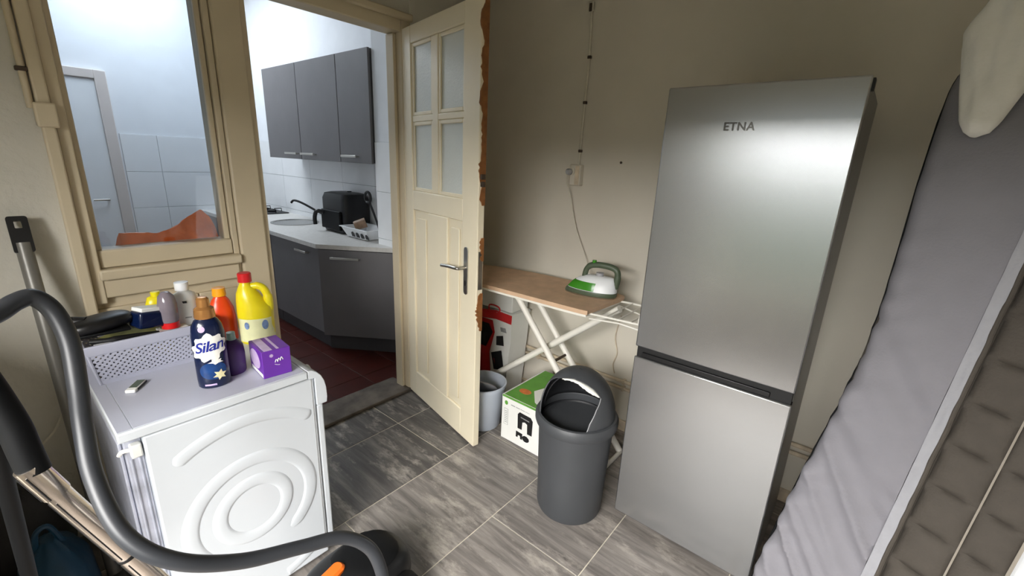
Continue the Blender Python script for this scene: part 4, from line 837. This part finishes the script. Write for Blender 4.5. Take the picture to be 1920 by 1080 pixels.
tag(MB().tube(spline([(0.10, 2.285, 0.66), (0.07, 2.28, 0.58), (0.02, 2.275, 0.50), (-0.08, 2.27, 0.44), (-0.2, 2.27, 0.42)], 6), 0.004, 8).build('wall_cable', 'cable_white'), 'thin cable drooping along the rough wall behind the hose', 'cable')

# ================================================================== BIN
BC = Vector((1.60, 0.88, 0)); bn = thing('rubbish_bin', 'dark grey plastic bin with a domed swing lid in front of the fridge side', 'bin', BC[:])
MB().lathe([(0.0, 0.004), (0.140, 0.004), (0.150, 0.0), (0.156, 0.02), (0.160, 0.15), (0.172, 0.462), (0.164, 0.462), (0.150, 0.15), (0.146, 0.02), (0, 0.02)], BC, 56).build('body', 'bin_plastic', bn)
MB().lathe([(0.172, 0.452), (0.186, 0.456), (0.190, 0.468), (0.190, 0.492), (0.182, 0.506), (0.172, 0.508), (0.166, 0.50), (0.170, 0.462)], BC, 56).build('lid_rim', 'bin_plastic', bn)
R0, HD = 0.172, 0.215
def dome(r, h, a0, a1, p0, p1, n=40, k=14, off=(0, 0, 0)):
    m = MB(); rows = []
    for i in range(k+1):
        ph = math.radians(p0+(p1-p0)*i/k)
        rows.append([(BC.x+off[0]+r*math.cos(ph)*math.cos(math.radians(a0+(a1-a0)*j/n)), BC.y+off[1]+r*math.cos(ph)*math.sin(math.radians(a0+(a1-a0)*j/n)), 0.505+off[2]+h*math.sin(ph)) for j in range(n+1)])
    m.add([p for r_ in rows for p in r_], [(i*(n+1)+j, i*(n+1)+j+1, (i+1)*(n+1)+j+1, (i+1)*(n+1)+j) for i in range(k) for j in range(n)]); return m
OPEN = [(0, 137, 225), (11, 133, 229), (26, 125, 240), (33, 121.5, 248), (39, 119, 254), (45, 124, 250), (51, 132, 245), (58, 150, 232), (62, 165, 217), (64.5, 180, 200), (65.5, 190, 190)]
def dpt(r, h, az, ph): a, p = math.radians(az), math.radians(ph); return (BC.x+r*math.cos(p)*math.cos(a), BC.y+r*math.cos(p)*math.sin(a), 0.505+h*math.sin(p))
def ival(ph):
    for (p0, l0, r0), (p1, l1, r1) in zip(OPEN, OPEN[1:]):
        if p0 <= ph <= p1: t_ = (ph-p0)/(p1-p0); return l0+(l1-l0)*t_, r0+(r1-r0)*t_
    return 190, 190
def solid(m, name, mt_, th_=0.004):
    o = m.build(name, mt_, bn, smooth=50, weld=True); md = o.modifiers.new('solid', 'SOLIDIFY'); md.thickness = th_; md.offset = -1; return o
phs = [65.5*k/30 for k in range(31)]+[65.5+(89.9-65.5)*k/8 for k in range(1, 9)]
nA = 80; m = MB(); vs = []
for ph in phs:
    l_, r_ = ival(ph); vs += [dpt(R0, HD, r_+(l_+360-r_)*k/nA, ph) for k in range(nA+1)]
m.add(vs, [(i*(nA+1)+j, i*(nA+1)+j+1, (i+1)*(nA+1)+j+1, (i+1)*(nA+1)+j) for i in range(len(phs)-1) for j in range(nA)])
solid(m, 'dome_lid', 'bin_plastic')
m = dome(R0-0.018, HD-0.022, 262, 478, 3, 72, 40, 12); solid(m, 'swing_flap', 'bin_inside')
edge_pts = [dpt(R0, HD, ival(65.5*k/40)[0], 65.5*k/40) for k in range(41)]+[dpt(R0, HD, ival(65.5*k/40)[1], 65.5*k/40) for k in range(40, -1, -1)]
MB().tube(edge_pts, 0.0028, 8).build('opening_edge', 'bin_plastic', bn)
up = [(150, 57.5), (172, 63.8), (190, 65), (214, 62.6), (232, 57.5), (244, 52.3), (250, 46), (254, 39.6)]; lo = [(150, 56.5), (172, 60.6), (190, 61.2), (205, 59.4), (222, 53.0), (233, 47.5), (245, 42.5), (253.6, 39.0)]
def along(l, q): 
    x = q*(len(l)-1); i_ = min(int(x), len(l)-2); t_ = x-i_; return (l[i_][0]+(l[i_+1][0]-l[i_][0])*t_, l[i_][1]+(l[i_+1][1]-l[i_][1])*t_)
lin_ = MB(); ns_ = 56; rows = []
for f_ in (0, 0.5, 1.0):
    row = []
    for q in range(ns_+1):
        (a1, p1), (a2, p2) = along(up, q/ns_), along(lo, q/ns_); wob = 1.0*noise.noise(Vector((q*0.35, 0, 0)))*f_
        row.append(dpt(R0-0.003-0.003*f_, HD-0.003-0.003*f_, a1+(a2-a1)*f_, p1+(p2-p1)*f_+wob))
    rows.append(row)
lin_.add([p for r_ in rows for p in r_], [(i*(ns_+1)+j, i*(ns_+1)+j+1, (i+1)*(ns_+1)+j+1, (i+1)*(ns_+1)+j) for i in range(2) for j in range(ns_)])
solid(lin_, 'liner_edge', 'white_cloth', 0.0012)
MB().tube([dpt(R0+0.001, HD+0.001, ival(p)[1], p) for p in range(2, 40, 3)], 0.0022, 6).build('liner_side', 'grey_plastic', bn)
MB().lathe([(0.0, 0.10), (0.135, 0.10), (0.150, 0.44), (0.160, 0.47), (0.157, 0.47), (0.146, 0.44), (0.131, 0.104), (0, 0.104)], BC, 40).build('bin_liner', 'bin_inside', bn)

# ================================================================== PRODUCT BOX
bx = thing('product_box', 'white and green cardboard product box with black pictures beside the bin', 'box', (1.98, 1.30, 0))
X0, X1, Y0, Y1, ZB = 1.772, 2.19, 1.135, 1.474, 0.288
MB().box(X0, X1, Y0, Y1, 0, ZB).build('carton', 'card_white', bx, bevel=0.003)
MB().box(X0+0.006, X1-0.004, Y0+0.004, Y1-0.012, ZB, ZB+0.0008).build('top_print', 'green_print', bx, smooth=0)
MB().prism([(X0+0.05, Y1-0.20), (X0+0.02, Y1-0.27), (X0+0.20, Y1-0.30), (X0+0.24, Y1-0.15), (X0+0.15, Y1-0.12)], lambda a, b, q: (a, b, q), ZB+0.0008, ZB+0.0014).build('top_picture', 'card_white', bx, smooth=0)
MB().prism([(X0+0.11+0.028*math.cos(a), Y1-0.085+0.04*math.sin(a)) for a in [2*PI*k/16 for k in range(16)]], lambda a, b, q: (a, b, q), ZB+0.0008, ZB+0.0016).build('top_picture', 'ink_orange', bx, smooth=0)
MB().prism([(X0+0.17+0.028*math.cos(a), Y1-0.29+0.03*math.sin(a)) for a in [2*PI*k/16 for k in range(16)]], lambda a, b, q: (a, b, q), ZB+0.0014, ZB+0.002).build('top_picture', 'ink_black', bx, smooth=0)
def bfront(poly, m, name='front_print', off=0.0008): return MB().prism(poly, lambda a, b, q: (q, Y1-a, b), X0-off, X0-off+0.0006).build(name, m, bx, smooth=0)
bfront([(0.125, 0.115), (0.155, 0.115), (0.158, 0.165), (0.175, 0.172), (0.192, 0.165), (0.195, 0.105), (0.228, 0.105), (0.23, 0.20), (0.215, 0.218), (0.135, 0.222), (0.122, 0.205)], 'ink_black')
bfront([(0.145, 0.196), (0.205, 0.192), (0.205, 0.186), (0.145, 0.19)], 'ink_grey', off=0.0014)
bfront([(0.115, 0.055), (0.128, 0.055), (0.13, 0.07), (0.145, 0.07), (0.148, 0.052), (0.16, 0.05), (0.162, 0.09), (0.115, 0.093)], 'ink_black')
bfront([(0.186+0.026*math.cos(a)*1.0+0.0, 0.067+0.02*math.sin(a)) for a in [2*PI*k/10 for k in range(10)]], 'ink_black')
bfront([(0.02, 0.10), (0.05, 0.10), (0.05, 0.205), (0.02, 0.205)], 'ink_grey'); bfront([(0.022, 0.102), (0.048, 0.102), (0.048, 0.203), (0.022, 0.203)], 'card_white', off=0.0013)
for k in range(7): bfront([(0.026, 0.115+k*0.012), (0.044, 0.115+k*0.012), (0.044, 0.119+k*0.012), (0.026, 0.119+k*0.012)], 'ink_grey', off=0.0018)
bfront([(0.034+0.012*math.cos(2*PI*k/12), 0.243+0.014*math.sin(2*PI*k/12)) for k in range(12)], 'green_print')
for k in range(4): bfront([(0.07+k*0.035, 0.245-k*0.001), (0.10+k*0.035, 0.244-k*0.001), (0.10+k*0.035, 0.239), (0.07+k*0.035, 0.240)], 'ink_grey')
MB().box(X0-0.0005, X0+0.004, Y0+0.004, Y1-0.004, ZB-0.012, ZB-0.0005).build('green_edge', 'green_print', bx, smooth=0)

# ================================================================== BUCKET behind the door, round lid in it
KC = Vector((1.808, 1.662, 0)); t = thing('bucket', 'pale blue-grey bucket on the floor behind the door edge', 'bucket', KC[:])
MB().lathe([(0.0, 0.003), (0.108, 0.0), (0.112, 0.006), (0.136, 0.265), (0.146, 0.268), (0.146, 0.285), (0.138, 0.287), (0.132, 0.27), (0.107, 0.012), (0, 0.010)], KC, 48).build('body', 'bucket_plastic', t)
MB().tube(spline([(KC.x-0.02, KC.y+0.148, 0.27), (KC.x+0.07, KC.y+0.13, 0.235), (KC.x+0.13, KC.y+0.06, 0.22), (KC.x+0.145, KC.y-0.03, 0.255)], 6), 0.004, 8).build('bail', 'dull_chrome', t)
m = MB(Matrix.Translation((KC.x-0.012, KC.y+0.012, 0.245)) @ Matrix.Rotation(0.7, 4, 'Y') @ Matrix.Rotation(-0.35, 4, 'X'))
m.lathe([(0.0, 0.012), (0.06, 0.012), (0.10, 0.008), (0.108, 0.0), (0.10, -0.004), (0.0, 0.0)], (0, 0, 0), 40)
tag(m.build('round_lid', 'grey_plastic'), 'round grey plastic lid tipped into the bucket', 'lid')

# ================================================================== RED BAG and carton under the ironing board
t = thing('shopping_bag', 'red printed shopping bag standing under the ironing board', 'bag', (2.2, 1.95, 0))
def rb(u, v, s_):     # v height, u width, s 0 front(-x) 1 back
    y0_, y1_ = 1.745-0.05*v, 2.20+0.02*v; y = y0_+(y1_-y0_)*u; x = (2.125-0.02*v if s_ == 0 else 2.30)+0.010*noise.noise(Vector((y*8, v*5, s_)))
    return (x, y, 0.002+v*(0.625+0.012*math.sin(u*9)))
MB().slab(rb, 20, 20, 0).build('bag', 'card_white', t, smooth=40)
def bprint(pts, m, off, name='print'):
    MB().add([tuple(Vector(rb((a), b, 0))+Vector((-off, 0, 0))) for a, b in pts], [list(range(len(pts)))]).build(name, m, t, smooth=0)
bprint([(0.0, 0.90), (0.25, 0.90), (0.5, 0.90), (0.75, 0.90), (1, 0.90), (1, 1), (0.75, 1), (0.5, 1), (0.25, 1), (0, 1)], 'ink_red', 0.004, 'red_band')
bprint([(0.30, 0.20), (0.98, 0.20), (0.98, 0.88), (0.70, 0.88), (0.30, 0.88), (0.27, 0.74), (0.33, 0.5)], 'ink_red', 0.006)
bprint([(0.40, 0.56), (0.95, 0.54), (0.95, 0.82), (0.36, 0.84), (0.30, 0.74)], 'ink_black', 0.009)
bprint([(0.09, 0.62), (0.22, 0.60), (0.24, 0.70), (0.12, 0.73)], 'ink_black', 0.006); bprint([(0.06, 0.78), (0.16, 0.77), (0.17, 0.82), (0.08, 0.83)], 'ink_grey', 0.006)
bprint([(0.05, 0.34), (0.25, 0.30), (0.30, 0.50), (0.12, 0.56)], 'ink_black', 0.006); bprint([(0.08, 0.37), (0.22, 0.34), (0.25, 0.44), (0.12, 0.48)], 'ink_red', 0.009)
for y in (1.85, 2.08): MB().tube(spline([(2.11, y-0.05, 0.61), (2.10, y-0.04, 0.66), (2.10, y+0.04, 0.66), (2.11, y+0.05, 0.61)], 6), 0.005, 8).build('strap', 'ink_red', t)
tag(MB(Matrix.Translation((2.2, 1.93, 0)) @ Matrix.Rotation(0.04, 4, 'Z')).box(-0.10, 0.08, -0.225, 0.20, 0.642, 0.755).build('carton', 'card_white', bevel=0.006), 'plain off-white carton lying on top of the red shopping bag', 'carton')

# ================================================================== IRONING BOARD
ib = thing('ironing_board', 'ironing board with a beige cover and white crossed legs along the wall', 'ironing board', (2.0, 1.5, 0))
IZ = 0.92
out = spline([(1.80, 0.985, 0), (1.785, 1.02, 0), (1.772, 1.4, 0), (1.768, 1.72, 0), (1.80, 2.0, 0), (1.87, 2.17, 0), (1.95, 2.215, 0), (2.03, 2.17, 0), (2.11, 2.0, 0), (2.19, 1.7, 0), (2.222, 1.4, 0), (2.215, 1.15, 0), (2.175, 0.99, 0), (2.14, 0.965, 0), (1.97, 0.972, 0), (1.82, 0.98, 0)], 5)
poly = [(p.x, p.y) for p in out[:-1]]
MB().prism(poly, lambda a, b, q: (a, b, q), IZ-0.022, IZ).build('padded_top', 'board_cover', ib, bevel=0.006)
MB().prism([(2.0+(a-2.0)*0.985, 1.55+(b-1.55)*0.985) for a, b in poly], lambda a, b, q: (a, b, q), IZ-0.034, IZ-0.0225).build('frame', 'leg_enamel', ib)
for x in (1.965, 2.115): MB().tube([(x, 1.60, 0.888), (x, 0.865, 0.02)], 0.0185, 14).build('leg', 'leg_enamel', ib)
MB().tube([(1.94, 0.862, 0.012), (2.14, 0.862, 0.012)], 0.012, 12).build('foot_bar', 'leg_enamel', ib)
MB().tube([(2.04, 0.93, 0.885), (2.04, 2.0, 0.022)], 0.0195, 14).build('crossing_leg', 'leg_enamel', ib)
MB().tube([(1.90, 2.005, 0.012), (2.09, 2.005, 0.012)], 0.012, 12).build('foot_bar', 'leg_enamel', ib)
MB().tube([(1.96, 1.268, 0.494), (2.12, 1.268, 0.494)], 0.008, 10).build('pivot', 'rust_dark', ib)
wr_ = [[(1.83, 1.0, 0.895), (1.83, 0.90, 0.90), (1.84, 0.73, 0.905), (2.12, 0.72, 0.905), (2.13, 0.90, 0.90), (2.13, 0.99, 0.895)]]
rk = MB()
for p in wr_: rk.tube(p, 0.0055, 8)
for y in (0.78, 0.84, 0.90): rk.tube([(1.835, y, 0.902), (2.125, y, 0.902)], 0.0035, 6)
rk.tube(spline([(1.84, 0.74, 0.905), (1.84, 0.73, 0.955), (1.98, 0.72, 0.968), (2.12, 0.72, 0.955), (2.12, 0.73, 0.905)], 5), 0.0045, 8)
rk.tube([(1.83, 0.99, 0.87), (1.90, 0.86, 0.86), (1.92, 0.73, 0.845), (2.10, 0.73, 0.845), (2.11, 0.86, 0.86), (2.13, 0.98, 0.87)], 0.0045, 8)
rk.build('iron_rest', 'leg_enamel', ib)
tag(MB().box(2.0, 2.05, 0.745, 0.80, 0.9065, 0.945).build('beige_block', 'board_cover', bevel=0.006), 'small beige block lying on the wire iron rest by the fridge', 'block')
# steam iron: sole, body, green tank, handle; nose towards the door
ir = thing('steam_iron', 'white and green steam iron resting on the ironing board end', 'iron', (2.03, 1.10, IZ))
TI = Matrix.Translation((2.055, 1.095, IZ+0.001)) @ Matrix.Rotation(math.radians(100), 4, 'Z') @ Matrix.Scale(1.13, 4)     # local x = towards the nose
def irring(z, s, nose, back, wd):
    pts = []; n = 40
    for k in range(n):
        a = 2*PI*k/n; c_, s__ = math.cos(a), math.sin(a)
        x = nose*c_ if c_ > 0 else back*c_
        wy = wd*math.copysign(abs(s__)**0.8, s__)*(1-max(0, c_)**2*0.12)
        pts.append((x, wy, z))
    return pts
loft(MB(TI), [irring(0, 1, 0.145, 0.105, 0.058), irring(0.007, 1, 0.148, 0.107, 0.060)]).build('sole_plate', 'dull_chrome', ir)
loft(MB(TI), [irring(0.008, 1, 0.146, 0.107, 0.060), irring(0.02, 1, 0.143, 0.109, 0.061), irring(0.028, 1, 0.135, 0.109, 0.059)]).build('skirt', 'iron_dark', ir)
loft(MB(TI), [irring(0.028, 1, 0.134, 0.108, 0.058), irring(0.055, 1, 0.112, 0.106, 0.052), irring(0.078, 1, 0.082, 0.10, 0.042), irring(0.092, 1, 0.05, 0.09, 0.030), irring(0.097, 1, 0.03, 0.08, 0.02)]).build('body', 'white_plastic', ir, smooth=60)
loft(MB(TI), [irring(0.030, 1, 0.1335, 0.055, 0.0588), irring(0.056, 1, 0.112, 0.055, 0.0532), irring(0.068, 1, 0.097, 0.055, 0.0482)]).build('water_tank', 'iron_green', ir, smooth=60)
MB(TI).tube(spline([(0.055, 0, 0.085), (0.045, 0, 0.125), (0.015, 0, 0.145), (-0.05, 0, 0.148), (-0.095, 0, 0.135), (-0.105, 0, 0.10), (-0.098, 0, 0.05)], 6), [0.013]*8+[0.0145]*22+[0.016]*7, 14).build('handle', 'iron_dark', ir)
MB(TI).tube([(-0.02, 0, 0.092), (-0.02, 0, 0.112)], 0.018, 18).build('temperature_dial', 'grey_plastic', ir)
MB(TI).lathe([(0.010, 0), (0.010, 0.012), (0, 0.013)], (0.012, 0, 0.156), 14).build('steam_button', 'iron_green', ir)

# ================================================================== WIRING on the right wall
wc = thing('cable_conduit', 'thin painted cable conduit running up the wall from the socket', 'conduit', (XR, 1.425, 1.59))
MB().tube([(XR-0.008, 1.432, 1.592), (XR-0.008, 1.425, 1.93), (XR-0.008, 1.420, 2.17), (XR-0.008, 1.430, 2.41)], 0.007, 10).build('cable', 'cable_white', wc)
for z, y in ((1.67, 1.430), (1.934, 1.425), (2.168, 1.420)): MB().box(XR-0.018, XR, y-0.012, y+0.009, z-0.008, z+0.008).build('clip', 'rust_dark', wc, bevel=0.003)
MB().box(XR-0.022, XR, 1.415, 1.445, 2.395, 2.44).build('junction', 'cable_white', wc, bevel=0.004); MB().box(XR-0.03, XR-0.022, 1.42, 1.436, 2.39, 2.43).build('terminal', 'rust_dark', wc, bevel=0.003)
ws = thing('wall_socket', 'white surface mounted wall socket above the ironing board', 'socket', (XR, 1.435, 1.475))
MB().box(XR-0.042, XR, 1.398, 1.472, 1.472, 1.592).build('housing', 'wall_paint', ws, bevel=0.006)
MB().box(XR-0.045, XR-0.042, 1.404, 1.432, 1.478, 1.586).build('cover', 'pipe_paint', ws, bevel=0.002)
m = MB(Matrix.Translation((XR-0.042, 1.452, 1.555)) @ Matrix.Rotation(-PI/2, 4, 'Y')); m.lathe([(0.02, 0), (0.021, 0.008), (0.012, 0.009), (0.011, 0.002), (0, 0.002)], (0, 0, 0), 24); m.build('outlet', 'cable_white', ws)
ic = thing('iron_cable', 'white cable hanging from the socket to the iron', 'cable', (XR-0.06, 1.45, 1.0))
m = MB(Matrix.Translation((XR-0.051, 1.462, 1.550)) @ Matrix.Rotation(-PI/2, 4, 'Y')); m.lathe([(0.018, 0), (0.019, 0.02), (0.012, 0.032), (0, 0.033)], (0, 0, 0), 22); m.build('plug', 'grey_plastic', ic)
MB().tube(spline([(XR-0.075, 1.464, 1.54), (XR-0.072, 1.466, 1.49), (XR-0.03, 1.462, 1.42), (XR-0.02, 1.436, 1.305), (XR-0.02, 1.40, 1.2), (XR-0.025, 1.33, 1.07), (XR-0.05, 1.27, 0.98), (2.24, 1.20, 0.935), (2.20, 1.05, 0.932), (2.12, 0.995, 0.96), (2.077, 0.993, 0.975)], 8), 0.0035, 8).build('lead', 'cable_white', ic)
ws2 = MB(Matrix.Translation((XR-0.004, 1.163, 1.614)) @ Matrix.Rotation(-PI/2, 4, 'Y')); ws2.lathe([(0.006, -0.003), (0.007, 0.002), (0.003, 0.004), (0, 0.003)], (0, 0, 0), 12)
tag(ws2.build('wall_screw', 'rust_dark'), 'small dark screw left in the bare wall near the socket', 'screw')
tag(MB().tube(spline([(XR-0.006, 1.053, 0.74), (XR-0.008, 1.075, 0.60), (XR-0.006, 1.052, 0.50), (XR-0.008, 1.070, 0.42), (XR-0.006, 1.055, 0.36)], 8), 0.0035, 8).build('loose_wire', 'pipe_paint'), 'thin loose wire wandering down the wall above the heating pipes', 'wire')
# conduit beside the inner window
t = thing('window_conduit', 'thin painted pipe running up beside the inner window casing', 'pipe', (0.186, YB, 1.72))
MB().tube([(0.186, YB-0.012, 1.70), (0.186, YB-0.012, 2.40)], 0.010, 12).build('pipe', 'cream_paint', t)
for z in (1.822, 2.03, 2.25): MB().box(0.17, 0.202, YB-0.026, YB, z-0.007, z+0.007).build('clip', 'rust_dark', t, bevel=0.003)

# unseen ledge added just past the frame to shade the lower-left wall
struct(MB().box(XL, -0.34, 1.20, YB, 0, 1.12).box(XL, -0.325, 1.185, YB, 1.12, 1.145).build('shade_ledge', 'rough_plaster', smooth=0), 'unseen added ledge that shades the lower left of the rough wall', 'ledge')
